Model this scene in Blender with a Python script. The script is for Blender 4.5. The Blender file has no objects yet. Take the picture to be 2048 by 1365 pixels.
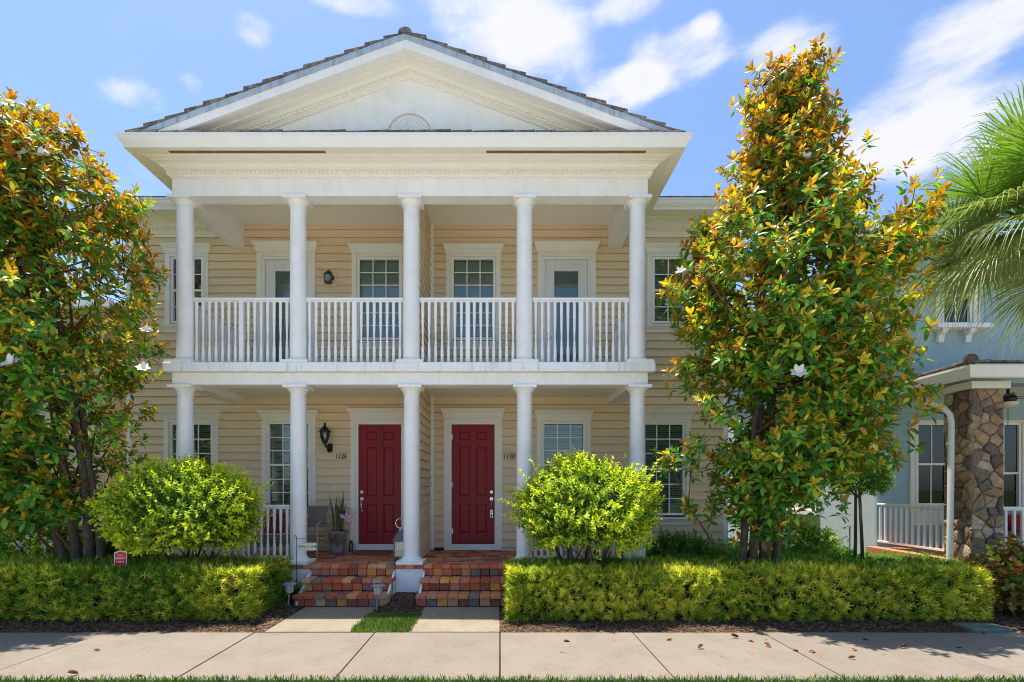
import bpy, bmesh, math, random
import numpy as np
from mathutils import Vector, Matrix
random.seed(7)
RNG = np.random.default_rng(7)
R = math.radians
scene = bpy.context.scene
C = scene.collection

# ------------------------------------------------------------------ camera
CAMZ = 1.818
cam_d = bpy.data.cameras.new('camera')
cam = bpy.data.objects.new('camera', cam_d); C.objects.link(cam)
cam.location = (0, 0, CAMZ); cam.rotation_euler = (R(90), 0, 0)
cam_d.sensor_width = 36; cam_d.lens = 1040 / 2048 * 36
cam_d.shift_x = 0.0117; cam_d.shift_y = 0.1443
cam_d.clip_start = 0.05; cam_d.clip_end = 2000
scene.camera = cam

# ------------------------------------------------------------------ light and sky
TO_SUN = Vector((-0.17, 0.12, 1.0)).normalized()
SUN_EL = math.asin(TO_SUN.z); SUN_AZ = math.atan2(TO_SUN.x, TO_SUN.y)
sun_d = bpy.data.lights.new('sun', 'SUN'); sun_d.energy = 3.4; sun_d.angle = R(0.53); sun_d.color = (1.0, 0.94, 0.85)
sun = bpy.data.objects.new('sun', sun_d); C.objects.link(sun)
sun.rotation_euler = (-TO_SUN).to_track_quat('-Z', 'Y').to_euler(); sun.location = (0, 20, 40)

world = bpy.data.worlds.new('World'); scene.world = world; world.use_nodes = True
SKY_STRENGTH = 0.13
def build_world():
    nt = world.node_tree; N = nt.nodes; L = nt.links
    N.clear()
    out = N.new('ShaderNodeOutputWorld'); bg = N.new('ShaderNodeBackground'); bg.inputs['Strength'].default_value = SKY_STRENGTH
    sky = N.new('ShaderNodeTexSky'); sky.sky_type = 'NISHITA'; sky.sun_disc = False
    sky.sun_elevation = SUN_EL; sky.sun_rotation = SUN_AZ; sky.air_density = 1.0; sky.dust_density = 1.3; sky.ozone_density = 1.6; sky.altitude = 0
    tc = N.new('ShaderNodeTexCoord')
    def math_(op, a, b=None, c=None):
        n = N.new('ShaderNodeMath'); n.operation = op
        for i, v in enumerate((a, b, c)):
            if v is None: continue
            if isinstance(v, (int, float)): n.inputs[i].default_value = v
            else: L.new(v, n.inputs[i])
        return n.outputs[0]
    sep = N.new('ShaderNodeSeparateXYZ'); L.new(tc.outputs['Generated'], sep.inputs[0])
    x, y, z = sep.outputs
    # cloud layer: noise over the direction, flattened towards the horizon
    mp = N.new('ShaderNodeMapping'); mp.inputs['Scale'].default_value = (1.0, 1.0, 2.1); mp.inputs['Location'].default_value = (0.35, 0.1, 0.62)
    L.new(tc.outputs['Generated'], mp.inputs[0])
    n1 = N.new('ShaderNodeTexNoise'); n1.inputs['Scale'].default_value = 3.1; n1.inputs['Detail'].default_value = 9; n1.inputs['Roughness'].default_value = 0.62; n1.inputs['Distortion'].default_value = .35
    L.new(mp.outputs[0], n1.inputs['Vector'])
    az = math_('ARCTAN2', x, y); el = math_('ARCSINE', z)
    # single clouds: azimuth, elevation (degrees), half sizes, weight
    clouds = [(-1.5, 41.8, 6.5, 2.6, .30), (5, 40.3, 5.0, 3.0, .29), (13, 36.6, 4.5, 1.7, .28), (18.5, 38.0, 5.0, 2.2, .33), (14.0, 42.0, 3.6, 1.1, .27), (29.0, 36.4, 4.0, 1.6, .30), (36.5, 28.3, 5.5, 3.2, .35), (43, 27.0, 5.5, 3.0, .35),
              (42.5, 32.6, 5.0, 2.2, .34), (25, 32.5, 3.5, .9, .18), (21.7, 39.9, 1.5, .7, .24), (-34.6, 31.8, 2.8, 1.2, .27), (-30.6, 33.8, 1.2, .8, .25), (-25.2, 38.8, 2.2, 1.2, .22), (-16.5, 42.2, 5.5, 1.1, .27), (-34.5, 25.4, 2.4, 3.0, .32)]
    tot = math_('MULTIPLY', n1.outputs['Fac'], 1.0)
    # warp for puffy edges
    n2 = N.new('ShaderNodeTexNoise'); n2.inputs['Scale'].default_value = 13; n2.inputs['Detail'].default_value = 7; n2.inputs['Roughness'].default_value = .6
    L.new(mp.outputs[0], n2.inputs['Vector'])
    tot = math_('ADD', tot, math_('MULTIPLY', math_('SUBTRACT', n2.outputs['Fac'], 0.5), 0.40))
    for a0, e0, sa, se, w in clouds:
        da = math_('DIVIDE', math_('SUBTRACT', az, R(a0)), R(sa)); de = math_('DIVIDE', math_('SUBTRACT', el, R(e0)), R(se))
        q = math_('ADD', math_('MULTIPLY', da, da), math_('MULTIPLY', de, de))
        g = math_('MULTIPLY', math_('EXPONENT', math_('MULTIPLY', math_('MULTIPLY', q, q), -0.7)), w)
        tot = math_('ADD', tot, g)
    rmp = N.new('ShaderNodeMapRange'); rmp.interpolation_type = 'SMOOTHERSTEP'
    rmp.inputs['From Min'].default_value = 0.56; rmp.inputs['From Max'].default_value = 0.98
    L.new(tot, rmp.inputs['Value'])
    shade = N.new('ShaderNodeMapRange'); shade.inputs['From Min'].default_value = 0.70; shade.inputs['From Max'].default_value = 1.1
    shade.inputs['To Min'].default_value = 1.0; shade.inputs['To Max'].default_value = 0.93
    L.new(tot, shade.inputs['Value'])
    sc = N.new('ShaderNodeMix'); sc.data_type = 'RGBA'; sc.blend_type = 'MULTIPLY'; sc.inputs['Factor'].default_value = 1
    L.new(sky.outputs[0], sc.inputs['A']); sc.inputs['B'].default_value = SKY_TINT
    cc = N.new('ShaderNodeVectorMath'); cc.operation = 'SCALE'; cc.inputs[0].default_value = CLOUD; L.new(shade.outputs[0], cc.inputs['Scale'])
    mx = N.new('ShaderNodeMix'); mx.data_type = 'RGBA'; L.new(math_('MULTIPLY', rmp.outputs[0], 0.93), mx.inputs['Factor'])
    L.new(sc.outputs['Result'], mx.inputs['A']); L.new(cc.outputs[0], mx.inputs['B'])
    L.new(mx.outputs['Result'], bg.inputs['Color']); L.new(bg.outputs[0], out.inputs[0])
SKY_TINT = (.545, .62, .71, 1)
CLOUD = (3.0, 2.98, 3.05)
build_world(); world.cycles.sampling_method = 'MANUAL'; world.cycles.sample_map_resolution = 256
vs = scene.view_settings
vs.view_transform = 'Standard'; vs.look = 'None'; vs.gamma = 1.0; vs.use_curve_mapping = False
vs.exposure = 1.42
scene.render.engine = 'CYCLES'
try:
    scene.cycles.use_denoising = True; scene.cycles.pixel_filter_type = 'BLACKMAN_HARRIS'; scene.cycles.filter_width = 1.0; scene.cycles.max_bounces = 7; scene.cycles.transparent_max_bounces = 16
    scene.cycles.diffuse_bounces = 4; scene.cycles.caustics_reflective = False; scene.cycles.caustics_refractive = False
except Exception: pass

# ------------------------------------------------------------------ materials
MATS = {}
def mat(name, col, rough=0.6, spec=0.4, var=0.0, vscale=6.0, bump=0.0, bscale=40.0, objvar=0.0, dirt=None, metal=0.0, streak=None, coat=0.0, vstretch=(1, 1, 1), specks=0):
    m = bpy.data.materials.new(name); m.use_nodes = True
    N = m.node_tree.nodes; L = m.node_tree.links
    b = N['Principled BSDF']; b.inputs['Roughness'].default_value = rough; b.inputs['Specular IOR Level'].default_value = spec
    b.inputs['Metallic'].default_value = metal
    if coat: b.inputs['Coat Weight'].default_value = coat
    b.inputs['Base Color'].default_value = (*col, 1)
    src = None
    tc = N.new('ShaderNodeTexCoord'); geo = N.new('ShaderNodeNewGeometry')
    mp = N.new('ShaderNodeMapping'); mp.inputs['Scale'].default_value = vstretch; L.new(geo.outputs['Position'], mp.inputs[0])
    def mix(a, bcol, fac, mode='MIX'):
        n = N.new('ShaderNodeMix'); n.data_type = 'RGBA'; n.blend_type = mode
        if isinstance(a, tuple): n.inputs['A'].default_value = a
        else: L.new(a, n.inputs['A'])
        if isinstance(bcol, tuple): n.inputs['B'].default_value = bcol
        else: L.new(bcol, n.inputs['B'])
        if isinstance(fac, (int, float)): n.inputs['Factor'].default_value = fac
        else: L.new(fac, n.inputs['Factor'])
        return n.outputs['Result']
    def ramp(v, lo, hi):
        n = N.new('ShaderNodeMapRange'); n.inputs['From Min'].default_value = lo; n.inputs['From Max'].default_value = hi
        L.new(v, n.inputs['Value']); return n.outputs[0]
    src = (*col, 1)
    if var:
        n = N.new('ShaderNodeTexNoise'); n.inputs['Scale'].default_value = vscale; n.inputs['Detail'].default_value = 6; n.inputs['Roughness'].default_value = .65
        L.new(mp.outputs[0], n.inputs['Vector'])
        f = ramp(n.outputs['Fac'], .3, .7)
        src = mix(tuple(c * (1 - var) for c in col) + (1,), tuple(min(1, c * (1 + var)) for c in col) + (1,), f)
    if objvar:
        oi = N.new('ShaderNodeObjectInfo')
        hs = N.new('ShaderNodeHueSaturation'); 
        v = N.new('ShaderNodeMapRange'); v.inputs['To Min'].default_value = 1 - objvar; v.inputs['To Max'].default_value = 1 + objvar
        L.new(oi.outputs['Random'], v.inputs['Value']); L.new(v.outputs[0], hs.inputs['Value'])
        if isinstance(src, tuple): hs.inputs['Color'].default_value = src
        else: L.new(src, hs.inputs['Color'])
        src = hs.outputs[0]
    if dirt:   # (colour, scale, lo, hi, strength)
        dc, ds, lo, hi, st = dirt
        n = N.new('ShaderNodeTexNoise'); n.inputs['Scale'].default_value = ds; n.inputs['Detail'].default_value = 8; n.inputs['Roughness'].default_value = .7
        L.new(mp.outputs[0], n.inputs['Vector'])
        f = ramp(n.outputs['Fac'], lo, hi)
        ml = N.new('ShaderNodeMath'); ml.operation = 'MULTIPLY'; ml.inputs[1].default_value = st; L.new(f, ml.inputs[0])
        src = mix(src, (*dc, 1), ml.outputs[0])
    if streak:   # vertical run-off streaks: (colour, strength)
        dc, st = streak
        m2 = N.new('ShaderNodeMapping'); m2.inputs['Scale'].default_value = (9, 9, .7); L.new(geo.outputs['Position'], m2.inputs[0])
        n = N.new('ShaderNodeTexNoise'); n.inputs['Scale'].default_value = 1.6; n.inputs['Detail'].default_value = 5
        L.new(m2.outputs[0], n.inputs['Vector'])
        f = ramp(n.outputs['Fac'], .52, .78)
        ml = N.new('ShaderNodeMath'); ml.operation = 'MULTIPLY'; ml.inputs[1].default_value = st; L.new(f, ml.inputs[0])
        src = mix(src, (*dc, 1), ml.outputs[0])
    if specks:
        n = N.new('ShaderNodeTexNoise'); n.inputs['Scale'].default_value = specks; n.inputs['Detail'].default_value = 3; n.inputs['Roughness'].default_value = .6
        m3 = N.new('ShaderNodeMapping'); m3.inputs['Scale'].default_value = (.55, 1.3, 1); L.new(geo.outputs['Position'], m3.inputs[0]); L.new(m3.outputs[0], n.inputs['Vector'])
        f = ramp(n.outputs['Fac'], .60, .70); ml = N.new('ShaderNodeMath'); ml.operation = 'MULTIPLY'; ml.inputs[1].default_value = .6; L.new(f, ml.inputs[0])
        src = mix(src, (.08, .068, .055, 1), ml.outputs[0])
    if not isinstance(src, tuple): L.new(src, b.inputs['Base Color'])
    if bump:
        n = N.new('ShaderNodeTexNoise'); n.inputs['Scale'].default_value = bscale; n.inputs['Detail'].default_value = 5
        L.new(mp.outputs[0], n.inputs['Vector'])
        bp = N.new('ShaderNodeBump'); bp.inputs['Strength'].default_value = bump; bp.inputs['Distance'].default_value = .02
        L.new(n.outputs['Fac'], bp.inputs['Height']); L.new(bp.outputs[0], b.inputs['Normal'])
    MATS[name] = m
    return m

def leaf_mat(name, rough=.42, trans=.3, under=None, spec=.5):
    """two sided leaf; pigment from the 'tint' attribute, optional different underside"""
    m = bpy.data.materials.new(name); m.use_nodes = True
    N = m.node_tree.nodes; L = m.node_tree.links
    b = N['Principled BSDF']; b.inputs['Roughness'].default_value = rough; b.inputs['Specular IOR Level'].default_value = spec
    at = N.new('ShaderNodeAttribute'); at.attribute_name = 'tint'
    col = at.outputs['Color']
    if under:
        g = N.new('ShaderNodeNewGeometry'); mx = N.new('ShaderNodeMix'); mx.data_type = 'RGBA'
        ml = N.new('ShaderNodeMath'); ml.operation = 'MULTIPLY'; L.new(g.outputs['Backfacing'], ml.inputs[0]); L.new(at.outputs['Alpha'], ml.inputs[1])
        L.new(ml.outputs[0], mx.inputs['Factor']); L.new(col, mx.inputs['A']); mx.inputs['B'].default_value = (*under, 1)
        colp = mx.outputs['Result']
    else: colp = col
    L.new(colp, b.inputs['Base Color'])
    t = N.new('ShaderNodeBsdfTranslucent'); hs = N.new('ShaderNodeHueSaturation'); hs.inputs['Value'].default_value = 1.5; hs.inputs['Saturation'].default_value = 1.1
    L.new(colp, hs.inputs['Color']); L.new(hs.outputs[0], t.inputs['Color'])
    mix = N.new('ShaderNodeMixShader'); mix.inputs[0].default_value = trans
    L.new(b.outputs[0], mix.inputs[1]); L.new(t.outputs[0], mix.inputs[2]); L.new(mix.outputs[0], N['Material Output'].inputs[0])
    MATS[name] = m
    return m

def glass_mat(name, tint=(.78, .86, .84), refl=1.0):
    m = bpy.data.materials.new(name); m.use_nodes = True
    N = m.node_tree.nodes; L = m.node_tree.links; N.remove(N['Principled BSDF'])
    tr = N.new('ShaderNodeBsdfTransparent'); tr.inputs[0].default_value = (*tint, 1)
    gl = N.new('ShaderNodeBsdfGlossy'); gl.inputs['Roughness'].default_value = .015
    fr = N.new('ShaderNodeFresnel'); fr.inputs[0].default_value = 1.75
    ns = N.new('ShaderNodeTexNoise'); ns.inputs['Scale'].default_value = 1.7
    bp = N.new('ShaderNodeBump'); bp.inputs['Strength'].default_value = .03; L.new(ns.outputs['Fac'], bp.inputs['Height']); L.new(bp.outputs[0], gl.inputs['Normal'])
    mx = N.new('ShaderNodeMixShader'); L.new(fr.outputs[0], mx.inputs[0]); L.new(tr.outputs[0], mx.inputs[1]); L.new(gl.outputs[0], mx.inputs[2])
    L.new(mx.outputs[0], N['Material Output'].inputs[0])
    MATS[name] = m
    return m

mat('white_paint', (.87, .84, .79), .55, .3, var=.05, vscale=3, bump=.06, bscale=30, dirt=((.56, .52, .45), 2.3, .50, .85, .32), streak=((.62, .58, .50), .25))
mat('white_trim', (.86, .83, .78), .45, .4, var=.03, vscale=5, dirt=((.6, .56, .48), 3.3, .58, .85, .2))
mat('cream_trim', (.83, .79, .69), .5, .35, var=.03, vscale=4, dirt=((.55, .5, .4), 2.5, .56, .85, .22))
mat('slab_paint', (.86, .83, .79), .6, .3, var=.04, vscale=4, bump=.1, bscale=60, streak=((.40, .38, .34), .55))
mat('porch_ceiling', (.85, .80, .65), .7, .2, var=.03, vscale=2)
mat('siding', (.77, .595, .38), .55, .3, var=.05, vscale=5, bump=.12, bscale=25, objvar=.05, vstretch=(.4, .4, 6), dirt=((.55, .42, .26), 1.6, .55, .85, .25))
mat('door_red', (.26, .009, .014), .42, .28, var=.05, vscale=8, bump=.06, bscale=50, vstretch=(6, 1, .5))
mat('door_white', (.74, .74, .72), .4, .4, var=.02)
mat('dark_inside', (.03, .033, .03), .8, .1)
mat('blind', (.84, .86, .78), .6, .3, objvar=.08)
mat('blind_cloth', (.68, .74, .72), .8, .1, var=.05)
mat('chrome', (.62, .61, .58), .22, .5, metal=1.0)
mat('black_metal', (.012, .012, .013), .38, .5)
mat('brown_number', (.035, .022, .014), .4, .4)
mat('vent_brown', (.20, .12, .07), .7, .2, var=.3, vscale=12)
mat('roof_tile', (.15, .13, .115), .85, .2, var=.5, vscale=14, bump=.6, bscale=60, objvar=.25, dirt=((.36, .33, .28), 9, .48, .68, .75))
mat('flashing', (.40, .47, .55), .5, .4, var=.12, vscale=6, streak=((.16, .19, .23), .8))
mat('concrete', (.215, .182, .145), .85, .2, var=.06, vscale=1.3, bump=.25, bscale=160, objvar=.05, dirt=((.13, .11, .085), 2.2, .48, .8, .55), specks=26)
mat('walk_concrete', (.26, .22, .155), .85, .2, var=.07, vscale=2, bump=.25, bscale=160, dirt=((.15, .125, .07), 2.6, .48, .78, .6), specks=30)
mat('stucco_white', (.84, .82, .79), .8, .2, var=.03, bump=.3, bscale=120, dirt=((.5, .46, .38), 3, .56, .8, .25))
mat('soil', (.05, .034, .024), .95, .1, var=.4, vscale=30, bump=.9, bscale=70)
mat('lawn_ground', (.05, .085, .02), .95, .1, var=.4, vscale=20)
mat('bounce_concrete', (.52, .49, .44), .9, .2, var=.2, vscale=30, bump=.4, bscale=200)  # pale tone chosen to bounce light, surface out of view
PAVERS = []
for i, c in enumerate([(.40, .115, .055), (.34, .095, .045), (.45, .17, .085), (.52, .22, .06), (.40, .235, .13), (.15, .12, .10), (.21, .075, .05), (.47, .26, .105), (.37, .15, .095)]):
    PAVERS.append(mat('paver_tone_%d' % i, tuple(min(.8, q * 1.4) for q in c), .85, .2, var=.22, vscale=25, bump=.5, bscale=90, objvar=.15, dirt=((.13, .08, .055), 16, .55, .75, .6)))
mat('bark', (.10, .075, .055), .9, .2, var=.4, vscale=14, bump=.8, bscale=40, dirt=((.28, .26, .22), 7, .56, .7, .6), vstretch=(1, 1, .35))
mat('twig', (.13, .07, .035), .8, .2, var=.3, vscale=20)
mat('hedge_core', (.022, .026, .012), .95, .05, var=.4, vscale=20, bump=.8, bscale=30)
mat('wicker', (.20, .16, .135), .7, .3, var=.3, vscale=30, bump=.8, bscale=90)
mat('chair_frame', (.30, .265, .225), .45, .4)
mat('cushion', (.20, .045, .05), .9, .1, var=.6, vscale=18)
mat('pillow_grey', (.30, .32, .36), .9, .1, var=.4, vscale=14)
mat('pot_grey', (.34, .33, .33), .8, .2, var=.2, vscale=10, bump=.5, bscale=60)
mat('steel_bottle', (.05, .07, .08), .35, .5)
mat('lantern_metal', (.16, .14, .12), .5, .5, metal=.8)
mat('sign_cream', (.78, .72, .56), .7, .2, var=.05)
mat('sign_ink', (.09, .09, .085), .7, .2)
mat('sign_red', (.55, .02, .025), .4, .4)
mat('sign_white', (.8, .8, .8), .5, .3)
mat('flag_red', (.42, .06, .06), .8, .1)
mat('flag_blue', (.04, .05, .12), .8, .1)
mat('solar_grey', (.22, .24, .27), .4, .5)
mat('solar_cell', (.03, .04, .07), .2, .6)
mat('frosted', (.55, .5, .42), .25, .5)
mat('valve_green', (.12, .17, .15), .7, .3, var=.2, vscale=10)
mat('mat_brown', (.20, .12, .055), .95, .1, var=.4, vscale=40)
mat('blue_stucco', (.36, .50, .54), .85, .2, var=.06, vscale=3, bump=.5, bscale=110, dirt=((.27, .39, .43), 1.5, .5, .8, .3))
mat('sunlit_stucco', (.50, .56, .58), .85, .2, var=.05, vscale=3, bump=.6, bscale=80)  # paler copy of the blue stucco: sunlight on the side wall painted in
mat('cream_stucco', (.52, .43, .31), .85, .2, var=.04, bump=.3, bscale=90)
mat('dark_joint', (.06, .045, .035), .95, .1, var=.3, vscale=30)
mat('lap_shadow_backing', (.07, .055, .04), .9, .1)  # dark wall backing that paints the shadow line under each lap
mat('mortar', (.30, .285, .25), .95, .1, var=.2, vscale=20, bump=.8, bscale=90)
STONES = []
for i, c in enumerate([(.36, .22, .12), (.22, .145, .10), (.44, .30, .17), (.25, .17, .135), (.48, .38, .27), (.17, .125, .105), (.38, .25, .14), (.40, .26, .15)]):
    STONES.append(mat('stone_tone_%d' % i, c, .9, .2, var=.3, vscale=9, bump=.9, bscale=35, objvar=.2, dirt=((.08, .065, .05), 10, .5, .75, .5)))
mat('red_cloth', (.45, .03, .025), .9, .1)
mat('petal', (.62, .60, .48), .6, .3)
mat('dry_leaf', (.26, .105, .04), .8, .2, var=.4, vscale=30, objvar=.4)
glass_mat('pane_glass')
leaf_mat('magnolia_leaf', .38, .42, under=(.34, .19, .04), spec=.4)
leaf_mat('shrub_leaf', .5, .5, spec=.3)
leaf_mat('hedge_leaf', .55, .5, spec=.25)
leaf_mat('grass_blade', .6, .35)
leaf_mat('palm_blade', .45, .28)
leaf_mat('bark_chip', .9, 0.0, spec=.1)
leaf_mat('dried_blade', .8, .2)

# ------------------------------------------------------------------ mesh helpers
WL = {}     # object name -> world position of its origin
class MB:
    def __init__(self): self.v = []; self.f = []; self.m = []; self.cur = 0
    def quad(self, *pts):
        n = len(self.v); self.v += [tuple(p) for p in pts]; self.f.append(tuple(range(n, n + len(pts)))); self.m.append(self.cur)
    def box(self, x0, x1, y0, y1, z0, z1):
        n = len(self.v)
        self.v += [(x0, y0, z0), (x1, y0, z0), (x1, y1, z0), (x0, y1, z0), (x0, y0, z1), (x1, y0, z1), (x1, y1, z1), (x0, y1, z1)]
        for f in ((0, 3, 2, 1), (4, 5, 6, 7), (0, 1, 5, 4), (1, 2, 6, 5), (2, 3, 7, 6), (3, 0, 4, 7)):
            self.f.append(tuple(n + i for i in f)); self.m.append(self.cur)
        return self
    def hexa(self, p):   # eight corners, bottom ring then top ring
        n = len(self.v); self.v += [tuple(q) for q in p]
        for f in ((0, 3, 2, 1), (4, 5, 6, 7), (0, 1, 5, 4), (1, 2, 6, 5), (2, 3, 7, 6), (3, 0, 4, 7)):
            self.f.append(tuple(n + i for i in f)); self.m.append(self.cur)
        return self
    def frustum(self, b, t, z0, z1):   # rects (x0,x1,y0,y1)
        return self.hexa([(b[0], b[2], z0), (b[1], b[2], z0), (b[1], b[3], z0), (b[0], b[3], z0), (t[0], t[2], z1), (t[1], t[2], z1), (t[1], t[3], z1), (t[0], t[3], z1)])
    def lathe(self, cx, cy, prof, seg=24, ax=0.0):
        n = len(self.v)
        for r, z in prof:
            for k in range(seg):
                a = 2 * math.pi * (k + ax) / seg; self.v.append((cx + r * math.cos(a), cy + r * math.sin(a), z))
        for i in range(len(prof) - 1):
            for k in range(seg):
                a, b = n + i * seg + k, n + i * seg + (k + 1) % seg
                self.f.append((a, b, b + seg, a + seg)); self.m.append(self.cur)
        self.f.append(tuple(n + k for k in reversed(range(seg)))); self.m.append(self.cur)
        e = n + (len(prof) - 1) * seg
        self.f.append(tuple(e + k for k in range(seg))); self.m.append(self.cur)
        return self
    def tube(self, pts, rad, sides=6, cap=True):
        pts = [Vector(p) for p in pts]; n = len(self.v)
        if isinstance(rad, (int, float)): rad = [rad] * len(pts)
        ref = Vector((0.31, 0.17, 0.93))
        for i, p in enumerate(pts):
            t = (pts[min(i + 1, len(pts) - 1)] - pts[max(i - 1, 0)]).normalized()
            if abs(t.dot(ref)) > .95: ref = Vector((.9, .3, .1))
            u = t.cross(ref).normalized(); w = t.cross(u)
            for k in range(sides):
                a = 2 * math.pi * k / sides
                self.v.append(tuple(p + (u * math.cos(a) + w * math.sin(a)) * rad[i]))
        for i in range(len(pts) - 1):
            for k in range(sides):
                a, b = n + i * sides + k, n + i * sides + (k + 1) % sides
                self.f.append((a, b, b + sides, a + sides)); self.m.append(self.cur)
        if cap:
            self.f.append(tuple(n + k for k in reversed(range(sides)))); self.m.append(self.cur)
            e = n + (len(pts) - 1) * sides
            self.f.append(tuple(e + k for k in range(sides))); self.m.append(self.cur)
        return self
    def prism(self, poly, axis, a0, a1):
        """extrude a polygon; axis 'y': poly in (x,z); axis 'x': poly in (y,z)"""
        n = len(self.v); k = len(poly)
        for a in (a0, a1):
            for p, q in poly: self.v.append((p, a, q) if axis == 'y' else (a, p, q) if axis == 'x' else (p, q, a))
        for i in range(k):
            j = (i + 1) % k; self.f.append((n + i, n + j, n + k + j, n + k + i)); self.m.append(self.cur)
        self.f.append(tuple(n + i for i in reversed(range(k)))); self.m.append(self.cur)
        self.f.append(tuple(n + k + i for i in range(k))); self.m.append(self.cur)
        return self
    def sweep3(self, prof, xl, xr, yf, yb):
        """sweep a closed (outset, z) profile round three sides: left return, front, right return (mitred)"""
        n = len(self.v); k = len(prof)
        for st in range(4):
            for o, z in prof:
                self.v.append([(xl - o, yb, z), (xl - o, yf - o, z), (xr + o, yf - o, z), (xr + o, yb, z)][st])
        for st in range(3):
            for i in range(k):
                j = (i + 1) % k
                self.f.append((n + st * k + i, n + (st + 1) * k + i, n + (st + 1) * k + j, n + st * k + j)); self.m.append(self.cur)
        self.f.append(tuple(n + i for i in reversed(range(k)))); self.m.append(self.cur)
        self.f.append(tuple(n + 3 * k + i for i in range(k))); self.m.append(self.cur)
        return self
    def build(self, name, mats, parent=None, smooth=False, bevel=0, origin=None, angle=38):
        v = np.array(self.v, dtype=float)
        c = Vector((v.min(0) + v.max(0)) / 2) if origin is None else Vector(origin)
        me = bpy.data.meshes.new(name)
        me.from_pydata([tuple(p) for p in (v - np.array(c))], [], self.f)
        bm = bmesh.new(); bm.from_mesh(me); bmesh.ops.recalc_face_normals(bm, faces=bm.faces); bm.to_mesh(me); bm.free()
        mats = mats if isinstance(mats, (list, tuple)) else [mats]
        for q in mats: me.materials.append(MATS[q] if isinstance(q, str) else q)
        if len(mats) > 1: me.polygons.foreach_set('material_index', self.m)
        if smooth:
            me.polygons.foreach_set('use_smooth', [True] * len(me.polygons)); me.set_sharp_from_angle(angle=R(angle))
        me.update()
        o = link(name, me, parent, c)
        if bevel:
            b = o.modifiers.new('bevel', 'BEVEL'); b.width = bevel; b.segments = 2; b.limit_method = 'ANGLE'; b.angle_limit = R(40)
        return o

def link(name, data, parent, world_loc, rot=None):
    o = bpy.data.objects.new(name, data); C.objects.link(o)
    wl = Vector(world_loc)
    if parent is not None:
        o.parent = parent; o.location = wl - WL[parent.name]
    else: o.location = wl
    if rot is not None: o.rotation_euler = rot
    WL[o.name] = wl
    return o
def thing(name, label, cat, loc, group=None, kind=None):
    o = link(name, None, None, loc); o.empty_display_size = .2
    return tag(o, label, cat, group, kind)
def tag(o, label=None, cat=None, group=None, kind=None):
    if label: o['label'] = label
    if cat: o['category'] = cat
    if group: o['group'] = group
    if kind: o['kind'] = kind
    return o
def text_mesh(txt, size, extr=.004, shear=0.0, bold=0.0, space=1.0):
    cu = bpy.data.curves.new('lettering', 'FONT'); cu.body = txt; cu.size = size; cu.extrude = extr; cu.shear = shear; cu.offset = bold
    cu.align_x = 'CENTER'; cu.align_y = 'CENTER'; cu.space_character = space; cu.resolution_u = 3
    o = bpy.data.objects.new('lettering', cu); C.objects.link(o)
    dg = bpy.context.evaluated_depsgraph_get(); dg.update()
    me = bpy.data.meshes.new_from_object(o.evaluated_get(dg))
    bpy.data.objects.remove(o); bpy.data.curves.remove(cu)
    return me

# ---- many small faces, built with numpy
def unit(a): return a / np.maximum(np.linalg.norm(a, axis=-1, keepdims=True), 1e-9)
def frames(d, up):
    """columns: X along d, Z near up"""
    x = unit(d); z = unit(up - (up * x).sum(-1, keepdims=True) * x); y = np.cross(z, x)
    return np.stack([x, y, z], axis=-1)
def leaf_template(w=.4, kind='broad', fold=.12, curl=.25):
    if kind == 'broad':
        t = np.array([0, .22, .55, .82, 1.0]); hw = np.array([0, .72, 1.0, .62, 0]) * w / 2
        mid = [(a, 0, -curl * a * a) for a in t]
        lf = [(t[i], hw[i], -curl * t[i] ** 2 + fold * hw[i] * 2) for i in (1, 2, 3)]
        rt = [(t[i], -hw[i], -curl * t[i] ** 2 + fold * hw[i] * 2) for i in (1, 2, 3)]
        V = np.array(mid + lf + rt)      # mid 0..4, left 5..7, right 8..10
        F = [(0, 1, 5), (1, 2, 6, 5), (2, 3, 7, 6), (3, 4, 7), (0, 8, 1), (1, 8, 9, 2), (2, 9, 10, 3), (3, 10, 4)]
    elif kind == 'small':
        V = np.array([(0, 0, 0), (.4, w / 2, fold * w), (.4, -w / 2, fold * w), (1, 0, -curl), (.45, 0, -curl * .15)])
        F = [(0, 4, 1), (4, 3, 1), (0, 2, 4), (4, 2, 3)]
    elif kind == 'blade':
        V = np.array([(0, w * .35, 0), (0, -w * .35, 0), (.5, w / 2, -curl * .25), (.5, -w / 2, -curl * .25), (1, 0, -curl)])
        F = [(0, 1, 3, 2), (2, 3, 4)]
    elif kind == 'chip':
        V = np.array([(-.5, -w / 2, -.06), (.5, -w / 2.6, -.06), (.5, w / 2, -.06), (-.5, w / 2.4, -.06), (-.4, -w / 3, .07), (.42, -w / 3, .05), (.4, w / 3, .08), (-.42, w / 3, .05)])
        F = [(4, 5, 6, 7), (0, 1, 5, 4), (1, 2, 6, 5), (2, 3, 7, 6), (3, 0, 4, 7)]
    return V, F
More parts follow.
